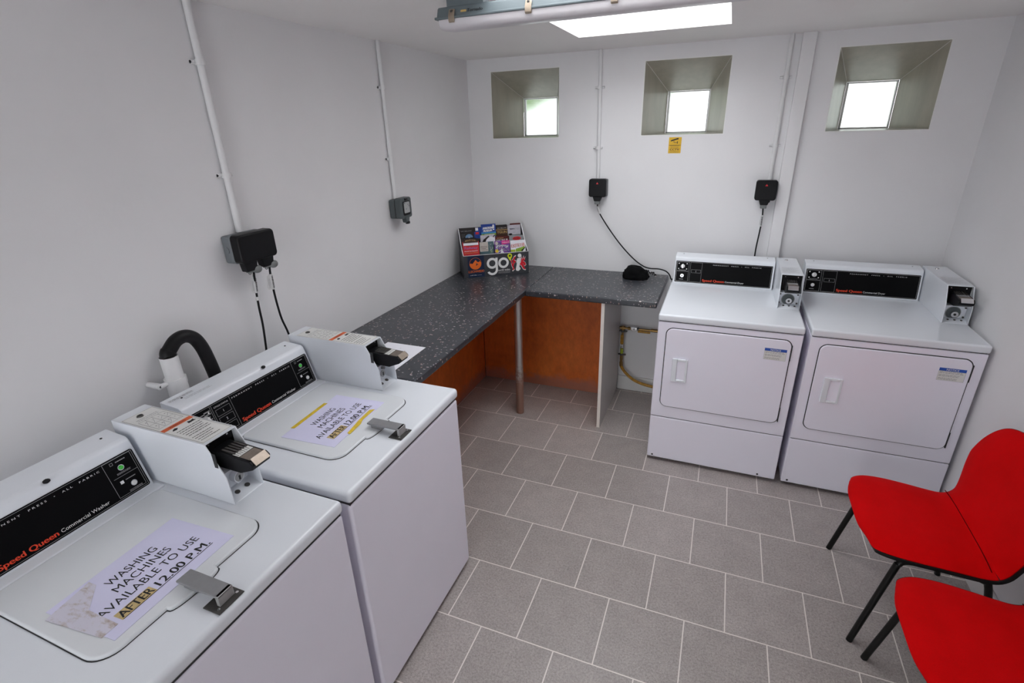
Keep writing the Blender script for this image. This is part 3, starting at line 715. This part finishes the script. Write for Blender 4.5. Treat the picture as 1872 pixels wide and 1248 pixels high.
def leaf_mesh(w, h, tilt, base, draw):
    k = math.sin(tilt); c = math.cos(tilt); f_ = F((0, 0, 0), (1, 0, 0), (0, k, c)); b = MB()
    b.extr([(0, 0), (w, 0), (w, h), (0, h)], f_, 0, -.003, base)
    draw(b, f_, w, h); return b
N_ = .0008
# front row
def dr(b, f, w, h):
    b.rect(f, 0, w, h-.018, h, N_, 'p_black'); b.disc(f, w/2, h-.024, w*.46, N_*1.2, 'p_brown', 24, .022); b.text('ELLA LLE', f, w/2, h-.016, .008, 'p_gold', w=w*.62, al='c', n=N_*3, arch=.006, bold=.01)
    b.rect(f, .006, w-.004, h-.042, h-.026, N_*2, 'paper2'); b.text('Railway', f, w/2, h-.067, .016, 'p_violet', w=w*.8, al='c', n=N_*2, bold=.02); b.text('MOUNTAIN RAILWAY', f, w/2, h-.084, .006, 'white', w=w*.82, al='c', n=N_*2, bold=.02)
    b.dashes(f, .01, w-.01, h-.097, h-.090, 1, 'p_orange', N_*2)
leaflet(.008, .120, .258, .022, .18, 'p_red', 'red leaflet with white band and purple lettering in the front row, leftmost', dr)
def dr(b, f, w, h):
    b.rect(f, 0, w, h-.09, h, N_, 'p_teal'); b.rect(f, .001, w*.60, h-.064, h-.001, N_*2, 'p_cream')
    b.dashes(f, .008, w*.55, h-.058, h-.026, 4, 'p_brown', N_*3, .35, 4)
    rr = random.Random(3)
    for i in range(12): b.line(f, (w*.62+rr.random()*w*.32, h-.08+rr.random()*.07), (w*.64+rr.random()*w*.32, h-.07+rr.random()*.06), N_*2, .0016, ('p_green', 'p_grey', 'p_silver')[i % 3])
leaflet(.124, .222, .232, .022, .18, 'navy', 'dark leaflet with cream square in the front row below the seabird picture', dr)
def dr(b, f, w, h):
    rr = random.Random(8)
    for i in range(26): b.line(f, (rr.random()*w, h-.085+rr.random()*.08), (rr.random()*w*.9+.004, h-.085+rr.random()*.08), N_, .0045, ('p_violet', 'p_grey', 'p_purple', 'paper2', 'p_blue')[i % 5])
    b.disc(f, w*.14, h-.016, .010, N_*2, 'p_cream', 12, .013); b.disc(f, w*.13, h-.068, .012, N_*2, 'p_yellow', 12); b.poly([(w*.36, h-.083), (w*.46, h-.058), (w*.60, h-.083)], f, N_*2, 'paper2')
    b.poly([(w*.46, h-.022), (w*.49, h), (w, h), (w, h-.020), (w*.55, h-.028)], f, N_*3, 'p_pink'); b.text('colours', f, w*.52, h-.016, .007, 'white', w=w*.44, n=N_*4, bold=.01)
    b.text('COMPANY', f, w*.5, h-.050, .012, 'white', w=w*.84, al='c', n=N_*4, arch=.010, bold=.03)
leaflet(.228, .334, .232, .022, .18, 'p_purple', 'purple and pink leaflet with arched white lettering in the front row', dr)
def dr(b, f, w, h):
    b.text('RAFTING', f, w*.5, h-.045, .019, 'p_red', w=w*.84, al='c', n=N_*1, bold=.13, rot=.06); b.text('RAFTING', f, w*.5, h-.045, .019, 'white', w=w*.80, al='c', n=N_*3, bold=.03, rot=.06)
    b.poly([(w*.3, h-.09), (w*.34, h-.058), (w*.96, h-.044), (w*.96, h-.056), (w*.7, h-.09)], f, N_*.6, 'p_green'); b.poly([(w*.7, h-.07), (w*.97, h-.050), (w*.97, h-.056), (w*.74, h-.08)], f, N_*.8, 'p_black'); b.rect(f, 0, w*.3, h-.09, h-.062, N_*.5, 'lime')
leaflet(.340, .446, .227, .022, .18, 'paper2', 'white leaflet with red outlined lettering in the front row, rightmost', dr)
# middle row
def dr(b, f, w, h): b.text('HADNUR', f, w*.5, h-.034, .015, 'label', w=w*.86, al='c', n=N_*2, bold=.01); b.dashes(f, .012, w*.6, h-.016, h-.008, 1, 'p_gold', N_*2)
leaflet(.246, .342, .250, .084, .12, 'p_darkred', 'dark maroon leaflet with pale capitals in the middle row', dr)
def dr(b, f, w, h): b.disc(f, w*.52, h-.020, .030, N_, 'p_red', 20, .013); b.text('ROC', f, w*.52, h-.025, .011, 'p_darkred', w=.042, al='c', n=N_*2, bold=.02)
leaflet(.346, .448, .248, .084, .12, 'p_grey', 'grey leaflet with red lettering in the middle row below the pale lilac one', dr)
def dr(b, f, w, h):
    b.poly([(w*.06, h-.056), (w*.2, h-.030), (w*.55, h-.006), (w*.62, h-.010), (w*.40, h-.03), (w*.28, h-.056)], f, N_, 'p_black'); b.poly([(w*.3, h-.056), (w*.45, h-.028), (w*.7, h-.012), (w*.98, h-.022), (w*.98, h-.056)], f, N_*1.5, 'paper2'); b.line(f, (w*.86, h-.016), (w*.99, h-.004), N_*2, .006, 'p_black')
leaflet(.142, .245, .266, .084, .12, 'p_silver', 'grey leaflet with black and white seabird picture in the middle row', dr)
# back row
def dr(b, f, w, h): b.text('GO BELOW', f, w*.4, h-.024, .007, 'p_grey', w=w*.7, al='c', n=N_*2); b.disc(f, w*.56, h-.066, .027, N_*2, 'p_dome', 24, .024); b.rect(f, w*.30, w*.82, h-.092, h-.066, N_*3, 'p_black'); b.poly([(w*.5, h-.068), (w*.56, h-.056), (w*.62, h-.068)], f, N_*4, 'p_silver'); b.rect(f, w*.9, w, h-.07, h-.03, N_, 'p_blue'); b.dashes(f, .006, w*.3, h-.07, h-.04, 3, 'p_grey', N_*2, .15)
leaflet(.012, .120, .310, .150, .10, 'p_black', 'black leaflet with blue dome picture in the back row, leftmost', dr)
def dr(b, f, w, h): b.rect(f, w*.0, w*.25, h-.02, h-.0, N_, 'paper2'); b.rect(f, 0, w*.3, h-.045, h-.03, N_, 'p_red'); b.disc(f, w*.6, h-.072, .018, N_, 'p_sky', 14); b.disc(f, w*.9, h-.05, .010, N_, 'p_grey', 12)
leaflet(.1205, .200, .306, .158, .10, 'p_blue', 'blue leaflet half hidden behind the tallest leaflet', dr)
def dr(b, f, w, h):
    b.text('AVIATION', f, w*.44, h-.034, .015, 'white', w=w*.66, al='c', n=N_*2, bold=.05, rot=.05); b.text('MUSEUM', f, w*.44, h-.052, .014, 'white', w=w*.58, al='c', n=N_*2, bold=.05, rot=.05)
    b.rect(f, w*.78, w*.9, h-.030, h-.006, N_*2, 'white'); b.rect(f, w*.8, w*.9, h-.042, h-.034, N_*2, 'white'); b.rect(f, 0, w, h-.066, h-.054, N_, 'p_sky'); b.poly([(0, h-.076), (w, h-.082), (w, h-.064), (0, h-.066)], f, N_*1.2, 'p_green'); b.dashes(f, w*.2, w*.9, h-.075, h-.068, 1, 'label', N_*2)
leaflet(.160, .264, .328, .146, .10, 'p_blue', 'blue leaflet with white capitals and green band, standing tallest in the rack', dr)
def dr(b, f, w, h): b.text('GO BELOW', f, w*.55, h-.026, .007, 'p_cream', w=w*.8, al='c', n=N_*2); b.rect(f, 0, w, h-.044, h-.030, N_, 'p_darkred')
leaflet(.266, .349, .314, .164, .10, 'p_black', 'black leaflet with red band in the back row behind the gold lettered one', dr)
def dr(b, f, w, h): b.text('YGUN', f, w*.5, h-.026, .016, 'p_gold', w=w*.82, al='c', n=N_*2, bold=.01); b.rect(f, 0, w, h-.003, h, N_, 'p_gold')
leaflet(.2645, .349, .285, .146, .10, 'p_brown', 'dark brown leaflet with gold capitals in the back row', dr)
def dr(b, f, w, h): b.text('ten', f, w*.16, h-.032, .014, 'navy', w=w*.36, n=N_*2, bold=.03); b.text('top', f, w*.54, h-.032, .014, 'p_grey', w=w*.32, n=N_*2); b.poly([(0, h-.08), (0, h-.058), (w*.3, h-.056), (w*.4, h-.066), (w, h-.064), (w, h-.08)], f, N_, 'p_grey'); b.disc(f, w*.2, h-.064, .012, N_*2, 'p_black', 10, .007)
leaflet(.350, .444, .310, .150, .10, 'p_silver', 'pale lilac leaflet with dark lettering in the back row, rightmost', dr)
def dr(b, f, w, h): pass
leaflet(.372, .448, .318, .166, .10, 'p_darkred', 'dark leaflet edge showing behind the pale lilac one', dr)

# ------------------------------------------------------------------ conduits, sockets, cables
def conduit(p0, p1, nrm, clips, label, r=.0125):
    p0, p1, nrm = V3(p0), V3(p1), V3(nrm); t = thing('conduit', label, 'conduit', p1, 0, 'white wall conduits')
    obj('conduit_pipe', MB().cyl(p0, p1, r, 'upvc', k=16), t, p1)
    ax = nrm.cross(V3((0, 0, 1)))
    for z in clips:
        c = V3((p0.x, p0.y, z)); b = MB(); b.cyl(c-V3((0, 0, .009)), c+V3((0, 0, .009)), r+.004, 'upvc', k=16)
        q = c-nrm*(r-.003)
        for s in (-1, 1): b.cyl(q+ax*s*.016, q+ax*s*.030, .0065, 'upvc', k=10)
        b.cyl(q-ax*.030, q+ax*.030, .005, 'upvc', k=10)
        obj('saddle_clip', b, t, p1)
xl = XL+.0145
conduit((xl, .137, ZC), (xl, .137, 1.518), (1, 0, 0), (2.085, 1.722), 'white conduit down the left wall to the double black socket')
conduit((xl, 1.182, ZC), (xl, 1.182, 1.503), (1, 0, 0), (2.058, 1.714), 'white conduit down the left wall to the single grey socket', .011)
yb = YB-.0135
conduit((-.088, yb, ZC), (-.078, yb, 1.524), (0, -1, 0), (2.063, 1.713), 'white conduit on the back wall left of the middle window', .0115)
conduit((.945, yb, ZC), (.945, yb, 1.524), (0, -1, 0), (2.063, 1.713), 'white conduit on the back wall beside the boxed pipe', .0115)

# double socket on the left wall
t = thing('double_socket', 'black-covered double outdoor socket on the left wall above the washers', 'socket', (XL, .135, 1.467))
L = t.location; b = MB(); b.box(XL+.001, -.955, .058, .218, 1.412, 1.514, 'greyplastic', .008); b.cyl((-.978, .0585, 1.462), (-.978, .0555, 1.462), .013, 'greyplastic', k=20); obj('back_box', b, t, L)
fl = F((0, 0, 0), (0, 1, 0), (0, 0, 1))
b = MB(); b.extr(rrect(.054, .222, 1.412, 1.518, .012, 4), fl, -.9545, -.944, 'greyplastic', .002, 2); obj('gasket_frame', b, t, L)
b = MB(); b.extr(rrect(.052, .224, 1.414, 1.520, .016, 5), fl, -.9435, -.905, 'black', .008, 3, 'top')
for y in (.095, .175): b.extr([(y-.030, 1.417), (y-.024, 1.380), (y+.024, 1.380), (y+.030, 1.417)], fl, -.943, -.912, 'black', .004, 2)
obj('cover', b, t, L)
for y in (.095, .175):
    b = MB(); b.ell((-.918, y+.026, 1.381), .012, .020, .015, 'gland', 3); b.box(-.935, -.915, y-.015, y+.012, 1.374, 1.386, 'gland', .003); b.ring((-.917, y-.012, 1.376), (1, 0, 0), .006, .0022, 'gland', 16, 6); obj('cable_gland', b, t, L)
# grey single socket on the left wall
t = thing('single_socket', 'single grey outdoor socket with clear window on the left wall', 'socket', (XL, 1.185, 1.455)); L = t.location
b = MB(); b.box(XL+.001, -.960, 1.132, 1.238, 1.402, 1.505, 'darkgrey', .009); obj('back_box', b, t, L)
b = MB(); b.extr(rrect(1.130, 1.238, 1.402, 1.510, .012, 4), fl, -.9595, -.9565, 'black'); b.extr(rrect(1.130, 1.238, 1.402, 1.512, .014, 4), fl, -.9564, -.920, 'darkgrey', .005, 2, 'top'); b.box(-.921, -.915, 1.172, 1.194, 1.497, 1.508, 'black', .001)
b.extr([(1.160, 1.412), (1.172, 1.376), (1.196, 1.376), (1.206, 1.412)], fl, -.945, -.916, 'darkgrey', .004, 2); b.box(-.93, -.912, 1.174, 1.195, 1.370, 1.384, 'black', .002)
cov = obj('cover', b, t, L)
b = MB(); b.extr(rrect(1.150, 1.218, 1.418, 1.494, .008, 4), fl, -.9199, -.9175, 'black'); b.extr(rrect(1.157, 1.212, 1.430, 1.489, .006, 4), fl, -.9174, -.9155, 'clear', .001, 1)
for y, z in ((1.175, 1.452), (1.195, 1.474), (1.203, 1.466), (1.163, 1.484)): b.disc(fl, y, z, .0035, -.9150, 'darkgrey', 8)
obj('socket_window', b, cov, L)
# black single sockets on the back wall
def back_socket(x, label):
    t = thing('single_socket', label, 'socket', (x, YB, 1.47), 0, 'black single sockets on the back wall'); L = t.location
    fb = F((0, 0, 0), (1, 0, 0), (0, 0, 1))               # normal -y
    b = MB(); b.box(x-.046, x+.056, YB-.048, YB-.001, 1.412, 1.522, 'greyplastic', .008); obj('back_box', b, t, L)
    b = MB(); b.extr(rrect(x-.056, x+.058, 1.413, 1.527, .014, 5), fb, -(YB-.047), -(YB-.086), 'black', .007, 3, 'top')
    b.extr([(x-.030, 1.416), (x-.020, 1.386), (x+.020, 1.386), (x+.030, 1.416)], fb, -(YB-.05), -(YB-.080), 'black', .003, 2)
    b.ring((x+.024, YB-.078, 1.408), (0, 1, 0), .005, .0022, 'black', 14, 6)
    b.poly([(x-.008, 1.495), (x+.008, 1.495), (x, 1.507)], fb, -(YB-.0866), 'p_red'); obj('cover', b, t, L)
    b = MB(); b.box(x-.017, x+.017, YB-.078, YB-.048, 1.366, 1.388, 'gland', .004); obj('cable_gland', b, t, L)
back_socket(-.066, 'black single outdoor socket on the back wall above the short worktop')
back_socket(.930, 'black single outdoor socket on the back wall above the first dryer')
# cables
def cable(pts, label, tagspec):
    p0 = V3(pts[0]); t = thing('power_cable', label, 'cable', p0, 0, 'black power cables')
    obj('cable_run', MB().tube(pts, .0042, 'rubber', 10, 6), t, p0)
    for (q0, q1, off, w, big) in tagspec:
        q0, q1, off = V3(q0), V3(q1), V3(off); d = (q1-q0).normalized(); o_ = off.normalized()
        b = MB(); b.tube([q0, q0.lerp(q1, .5), q1], .0062, 'tagpaper', 10)
        if w:
            nn = d.cross(o_); ff = F(q0, d, o_); 
            b.extr([(0, .004), ((q1-q0).length, .004), ((q1-q0).length*.96, w*.8), ((q1-q0).length*.8, w), (.006, w*.7)], ff, -.0006, .0006, 'tagpaper')
            s_ = 1 if big > 0 else -1
            for n_ in (.0075, -.0075): b.text('WARNING', F(q0+o_*.0, d, o_) if n_ > 0 else F(q1, -d, o_), .006, -.0035, .0075, 'ink', w=(q1-q0).length*.8, n=.0072, bold=.04)
            for n_ in (1, -1): b.dashes(F(q0, d, o_) if n_ > 0 else F(q1, -d, o_), .01, (q1-q0).length*.8, w*.35, w*.75, 2, 'greyprint', .0012, .3, 5)
        obj('warning_tag', b, t, p0)
cable([(-.93, .112, 1.378), (-.948, .118, 1.30), (-.951, .116, 1.22), (-.95, .114, 1.15), (-.95, .104, 1.05), (-.95, .085, .90), (-.95, .07, .6), (-.95, .06, .02), (-.93, .03, .006)], 'black power cable from the left outlet of the double socket down behind the washer', [((-.941, .1165, 1.352), (-.9495, .118, 1.285), (0, -1, 0), .020, 1), ((-.950, .1165, 1.268), (-.951, .1162, 1.254), (0, -1, 0), 0, 0)])
cable([(-.93, .190, 1.378), (-.944, .198, 1.33), (-.95, .203, 1.265), (-.95, .206, 1.20), (-.95, .213, 1.14), (-.95, .231, 1.07), (-.95, .25, .95), (-.95, .26, .7), (-.95, .262, .02), (-.93, .25, .006)], 'black power cable from the right outlet of the double socket down behind the coin box', [((-.942, .197, 1.340), (-.9498, .2025, 1.275), (0, -1, 0), .026, 1)])
cable([(-.066, 2.142, 1.37), (-.060, 2.165, 1.315), (.007, 2.17, 1.211), (.096, 2.17, 1.10), (.183, 2.17, 1.013), (.252, 2.165, .966), (.301, 2.165, .951), (.366, 2.165, .950), (.415, 2.17, .932), (.443, 2.17, .888), (.452, 2.17, .80), (.455, 2.17, .02), (.47, 2.16, .006)], 'black power cable hanging across the back wall to the first dryer', [((-.065, 2.150, 1.352), (-.053, 2.166, 1.302), (-1, 0, 0), 0, 0)])
cable([(.930, 2.142, 1.37), (.936, 2.16, 1.30), (.933, 2.165, 1.216), (.928, 2.165, 1.126), (.927, 2.165, 1.06), (.925, 2.165, .9), (.92, 2.165, .02), (.90, 2.15, .006)], 'black power cable dropping from the socket behind the first dryer console', [((.934, 2.154, 1.325), (.9355, 2.161, 1.258), (-1, 0, 0), .012, 1)])

# waste standpipe and washer drain hose
t = thing('standpipe', 'white plastic standpipe on the left wall behind the washers', 'pipe', (-.945, -.282, 0)); L = t.location
b = MB(); b.cyl((-.945, -.282, 0), (-.945, -.282, 1.185), .0275, 'upvc', k=28, cap=False); b.cyl((-.945, -.282, 1.02), (-.945, -.282, 1.085), .0315, 'upvc', k=28); b.cyl((-.945, -.282, 1.17), (-.945, -.282, 1.172), .026, 'gap', k=24); obj('pipe', b, t, L)
b = MB(); b.cyl((-.945, -.282, 1.085), (-.945, -.282, 1.107), .0335, 'upvc', k=28); b.tube([(-.945, -.308, 1.096), (-.946, -.324, 1.097), (-.948, -.336, 1.098)], .0085, 'upvc', 10, 3); b.cyl((-.998, -.338, 1.098), (-.941, -.338, 1.098), .0105, 'upvc', k=14); b.cyl((-.9412, -.338, 1.098), (-.9402, -.338, 1.098), .004, 'gap', k=10); obj('pipe_clip', b, t, L)
b = MB(); b.tube([(-.945, -.282, 1.1865), (-.945, -.280, 1.195), (-.944, -.270, 1.206), (-.942, -.246, 1.226), (-.940, -.215, 1.231), (-.938, -.186, 1.214), (-.936, -.168, 1.175), (-.934, -.158, 1.12), (-.932, -.150, 1.05), (-.93, -.142, .95), (-.93, -.138, .7)], lambda u: .0225 if u > .16 else .0245, 'rubber', 18, 6)
tag(obj('drain_hose', b, None, (-.94, -.2, 1.1)), 'thick black drain hose bent over into the white standpipe', 'hose')

# gas pipework beside the dryer
t = thing('gas_pipe', 'brass and yellow gas pipework on the wall between the white upright board and the dryer', 'pipe', (.15, 2.15, .2)); L = t.location
b = MB(); y = 2.15
b.cyl((.1245, y, .510), (.47, y, .513), .0075, 'brass', k=14); b.cyl((.345, y, .513), (.47, y, .515), .0115, 'brass', k=14); b.cyl((.1245, y, .511), (.132, y, .511), .0095, 'darkmetal', k=12)
b.cyl((.150, y, .510), (.150, y, .24), .0075, 'brass', k=14); b.cyl((.150, y, .525), (.150, y, .485), .011, 'brass', k=14); b.cyl((.13, y, .510), (.17, y, .510), .011, 'brass', k=14); b.cyl((.185, y, .511), (.20, y, .511), .013, 'brass', k=6)
b.cyl((.150, y, .30), (.150, y, .262), .0115, 'brass', k=6); b.cyl((.150, y, .265), (.150, y, .235), .0095, 'brass', k=14)
obj('pipe', b, t, L)
b = MB(); b.box(.205, .250, y-.012, y+.012, .500, .524, 'chrome', .004); b.cyl((.25, y, .512), (.262, y, .512), .014, 'steel', k=6); b.cyl((.228, y-.012, .512), (.228, y-.02, .512), .007, 'steel', k=10); v1 = obj('valve', b, t, L)
b = MB(); b.box(.255, .342, y-.0135, y-.004, .490, .5055, 'gasyellow', .004); obj('valve_lever', b, v1, L)
b = MB(); b.box(.140, .160, y-.012, y+.012, .355, .385, 'chrome', .004); b.cyl((.150, y-.012, .37), (.150, y-.02, .37), .006, 'steel', k=10); v2 = obj('valve', b, t, L)
b = MB(); b.box(.139, .161, y-.022, y-.010, .392, .462, 'gasyellow', .004); obj('valve_lever', b, v2, L)
obj('pipe_tag', MB().cyl((.150, y, .350), (.150, y, .312), .0105, 'lime', k=14), t, L)['label'] = 'lime green band'
for z in (.487, .305):
    b = MB(); b.box(.1245, .182, y-.004, y+.004, z-.006, z+.006, 'darkmetal', .002); b.cyl((.150, y, z), (.150, YB-.001, z), .005, 'darkmetal', k=8); b.cyl((.150, y, z-.008), (.150, y, z+.008), .0125, 'darkmetal', k=14); obj('pipe_bracket', b, t, L)
b = MB(); b.tube([(.150, y, .240), (.153, y, .21), (.175, y-.003, .175), (.213, y-.008, .140), (.255, y-.01, .113), (.31, y-.01, .094), (.37, y-.01, .083), (.48, y-.01, .075)], .0105, 'gasyellow', 14, 6); b.cyl((.150, y, .243), (.152, y, .212), .0125, 'brass', k=8); obj('gas_hose', b, t, L)

# CCTV sign
b = MB(); fb = F((.352, YB-.0008, 1.675), (1, 0, 0), (0, 0, 1)); b.extr(rrect(0, .074, 0, .092, .002, 2), fb, 0, .0012, 'yellow'); n = .0018
b.poly([(.012, .068), (.050, .079), (.053, .086), (.046, .086), (.014, .076), (.010, .071)], fb, n, 'ink'); b.poly([(.046, .080), (.054, .078), (.057, .086), (.050, .088)], fb, n, 'ink')
b.line(fb, (.030, .072), (.030, .062), n, .0024, 'ink'); b.line(fb, (.030, .062), (.050, .062), n, .0024, 'ink'); b.line(fb, (.051, .055), (.051, .069), n, .004, 'ink'); b.rect(fb, .002, .072, .0455, .0475, n, 'ink')
b.dashes(fb, .010, .064, .0415, .045, 1, 'p_brown', n); b.text('you are under', fb, .037, .033, .0045, 'p_brown', w=.048, al='c', n=n, bold=.01); b.text('CCTV', fb, .037, .0155, .0125, 'p_brown', w=.054, al='c', n=n, bold=.03); b.text('surveillance', fb, .037, .006, .0048, 'p_brown', w=.054, al='c', n=n, bold=.01)
tag(obj('warning_sign', b, None, (.389, YB, 1.675), wn=False), 'small yellow CCTV sign under the middle window', 'sign')

# ceiling batten light
t = thing('batten_light', 'long grey weatherproof ceiling light crossing the skylight', 'light', (-.3, .58, ZC), math.radians(-1.2)); L = t.location
fx = F((0, 0, 0), (0, 1, 0), (0, 0, 1)); x0, x1 = -.300, .96
def taper(prof, m, xa, xb, sc, b):
    cy = sum(p[0] for p in prof)/len(prof); cz = max(p[1] for p in prof)
    q = [(cy+(p[0]-cy)*sc, cz+(p[1]-cz)*.86) for p in prof]; k = len(prof)
    st = [(xa, q), (xa+.035, prof), (xb-.035, prof), (xb, q)]
    vs = [(x, y, z) for x, P in st for y, z in P]; fs = [[i*k+j, i*k+(j+1) % k, (i+1)*k+(j+1) % k, (i+1)*k+j] for i in range(3) for j in range(k)]+[list(range(k))[::-1], list(range(3*k, 4*k))]
    b.raw(vs, fs, m)
b = MB(); taper([(.543, 2.2085), (.552, 2.236), (.560, 2.243), (.606, 2.243), (.614, 2.236), (.623, 2.2085)], 'fixgrey', x0+.006, x1-.006, .9, b)
b.box(x0, x1, .537, .629, 2.2035, 2.2115, 'fixgrey', .003)
fn_ = F((0, .5475, 2.222), (1, 0, 0), (0, .009, .0275)); b.text('Tornado', fn_, -.175, -.004, .010, 'ink', w=.058, n=.002, bold=.03); b.rect(fn_, -.200, -.178, -.003, .004, .002, 'p_gold')
b.box(-.26, -.12, .560, .606, 2.2428, ZC, 'fixgrey'); b.box(.66, .8, .560, .606, 2.2428, ZC, 'fixgrey'); obj('body', b, t, L)
b = MB(); taper([(.543, 2.2038), (.545, 2.188), (.553, 2.177), (.566, 2.172), (.602, 2.172), (.614, 2.177), (.621, 2.188), (.623, 2.2038)], 'diffuser', x0+.010, x1-.010, .84, b); obj('diffuser', b, t, L)
for x in (-.232, .05, .33, .62, .88):
    b = MB(); b.extr([(.5385, 2.190), (.533, 2.196), (.533, 2.212), (.543, 2.232), (.547, 2.230), (.5395, 2.2125), (.5385, 2.2)], fx, x-.011, x+.011, 'clip', .001, 1); b.cyl((x, .5365, 2.224), (x, .543, 2.226), .004, 'darkmetal', k=8); obj('clip', b, t, L)

# ------------------------------------------------------------------ red chairs
ST = [(0.000, .428, .150), (.006, .437, .190), (.025, .445, .216), (.07, .450, .236), (.14, .449, .243), (.22, .444, .240), (.29, .438, .236), (.335, .436, .234), (.360, .443, .236), (.374, .465, .240), (.388, .505, .250), (.405, .56, .266), (.423, .615, .275), (.442, .67, .272), (.459, .72, .250), (.472, .758, .214), (.480, .782, .165), (.484, .795, .105), (.485, .800, .04)]
def chair_surface(i0, i1, off0, off1, grow, m, res=5):
    P = spline([V3((a, 0, z)) for a, z, h in ST], res); H = [v.x for v in spline([V3((h, 0, 0)) for a, z, h in ST], res)]
    P, H = P[i0*res:i1*res+1], H[i0*res:i1*res+1]; n = len(P); K = 18; b = MB(); vs = []
    for off in (off0, off1):
        for i, p in enumerate(P):
            d = (P[min(i+1, n-1)]-P[max(i-1, 0)]).normalized(); nr = V3((-d.z, 0, d.x))
            if nr.z < -.2 : nr = -nr
            for j in range(K+1):
                s = -1+2*j/K; h = (H[i]+grow)
                e = 1-abs(s)**6 if off == off0 else 1.0              # rolled cushion edge
                base = off1*.4+(off0-off1*.4)*e if off == off0 else off
                back_ = max(0., min(1., (p.z-.46)/.15))
                cup = .020*back_*s*s-.010*(1-back_)*s*s*s*s
                vs.append(p+nr*(base+cup)+V3((0, s*h, 0)))
    N = n*(K+1); fs = []
    for i in range(n-1):
        for j in range(K):
            q = [i*(K+1)+j, i*(K+1)+j+1, (i+1)*(K+1)+j+1, (i+1)*(K+1)+j]; fs.append(q[::-1]); fs.append([N+x for x in q])
    rim = [j for j in range(K+1)]+[i*(K+1)+K for i in range(1, n)]+[(n-1)*(K+1)+j for j in range(K-1, -1, -1)]+[i*(K+1) for i in range(n-2, 0, -1)]
    for a, c in zip(rim, rim[1:]+rim[:1]): fs.append([a, c, N+c, N+a])
    b.raw(vs, fs, m); return b
def make_chair():
    t = thing('chair', '', 'chair')
    obj('seat', chair_surface(0, 8, .014, -.012, 0, 'fabric'), t, ang=60); obj('backrest', chair_surface(8, 18, .014, -.012, 0, 'fabric'), t, ang=60)
    obj('shell', chair_surface(0, 18, -.0125, -.020, .005, 'shell'), t, ang=60)
    P = [(.3505, q*.222, .4530-.010*q**4) for q in [i/10-1 for i in range(21)]]
    obj('seam', MB().tube(P, .0016, 'seam', 6), t)
    for s in (-1, 1):
        obj('leg', MB().tube([(.022, s*.248, 0), (.088, s*.230, .352), (.100, s*.226, .394), (.125, s*.222, .410), (.22, s*.215, .412), (.31, s*.21, .408)], .0115, 'tube', 14, 4), t)
        obj('leg', MB().tube([(.30, s*.205, .398), (.345, s*.21, .392), (.365, s*.213, .365), (.40, s*.225, .18), (.435, s*.238, 0)], .0115, 'tube', 14, 4), t)
    b = MB(); b.cyl((.20, -.216, .412), (.20, .216, .412), .009, 'tube'); b.cyl((.32, -.21, .40), (.32, .21, .40), .009, 'tube'); b.box(.14, .30, -.06, .06, .405, .420, 'shell', .003); obj('frame', b, t)
    return t
c1 = make_chair(); c1.location = (1.335, .690, 0); c1['label'] = 'red upholstered chair with black legs in front of the corner dryer'; c1['group'] = 'red chairs along the right wall'
c2 = copy_tree(c1); c2.location = (1.372, .130, 0); c2['label'] = 'red upholstered chair nearest the camera in the bottom right corner'

# ------------------------------------------------------------------ outdoors, seen blurred through the frosted panes
t = thing('tree', 'green tree outside, blurred green through the frosted left window', 'tree', (-1.4, 7.0, -1.0)); L = t.location
b = MB(); rr = random.Random(2)
for i in range(34):
    c = (-3.4+rr.random()*4.3, 6.4+rr.random()*1.2, 2.44+(rr.random()**1.5)*1.8); b.ell(c, .35+.3*rr.random(), .35+.2*rr.random(), .30+.18*rr.random(), 'leaf', 2)
b.v = [v+V3((NZ.noise(v*3.1), NZ.noise(v*3.1+V3((9, 0, 0))), NZ.noise(v*3.1+V3((0, 9, 0)))))*.12 for v in b.v]
obj('foliage', b, t, L); b = MB(); b.cyl((-1.4, 7.0, -1.0), (-1.4, 7.0, 2.9), .12, 'bark', .07, 12); obj('trunk', b, t, L)

# ------------------------------------------------------------------ light and camera
w = bpy.data.worlds.new('overcast_sky'); sc.world = w; w.use_nodes = True
bg = w.node_tree.nodes['Background']; bg.inputs[0].default_value = (.95, .98, 1, 1); bg.inputs[1].default_value = 6.0
cam = bpy.data.cameras.new('camera'); cam.lens = 18.0; cam.sensor_width = 36.0; cam.clip_start = .02
co = bpy.data.objects.new('camera', cam); C.objects.link(co)
right = V3((0.9287520, 0.3696437, -0.0279873)); down = V3((0.1193611, -0.3696702, -0.9214645)); fwd = V3((-0.3509596, 0.8524714, -0.3874530))
Rm = Matrix((right, -down, -fwd)).transposed()
co.matrix_world = Matrix.Translation((.7076, -1.2923, 1.8574)) @ Rm.to_4x4()
sc.camera = co
vs_ = sc.view_settings; vs_.view_transform = 'Standard'; vs_.look = 'None'; vs_.gamma = 1; vs_.use_curve_mapping = False; vs_.exposure = -0.13
sc.cycles.use_denoising = True; sc.cycles.max_bounces = 10; sc.cycles.diffuse_bounces = 6; sc.cycles.sample_clamp_indirect = 8
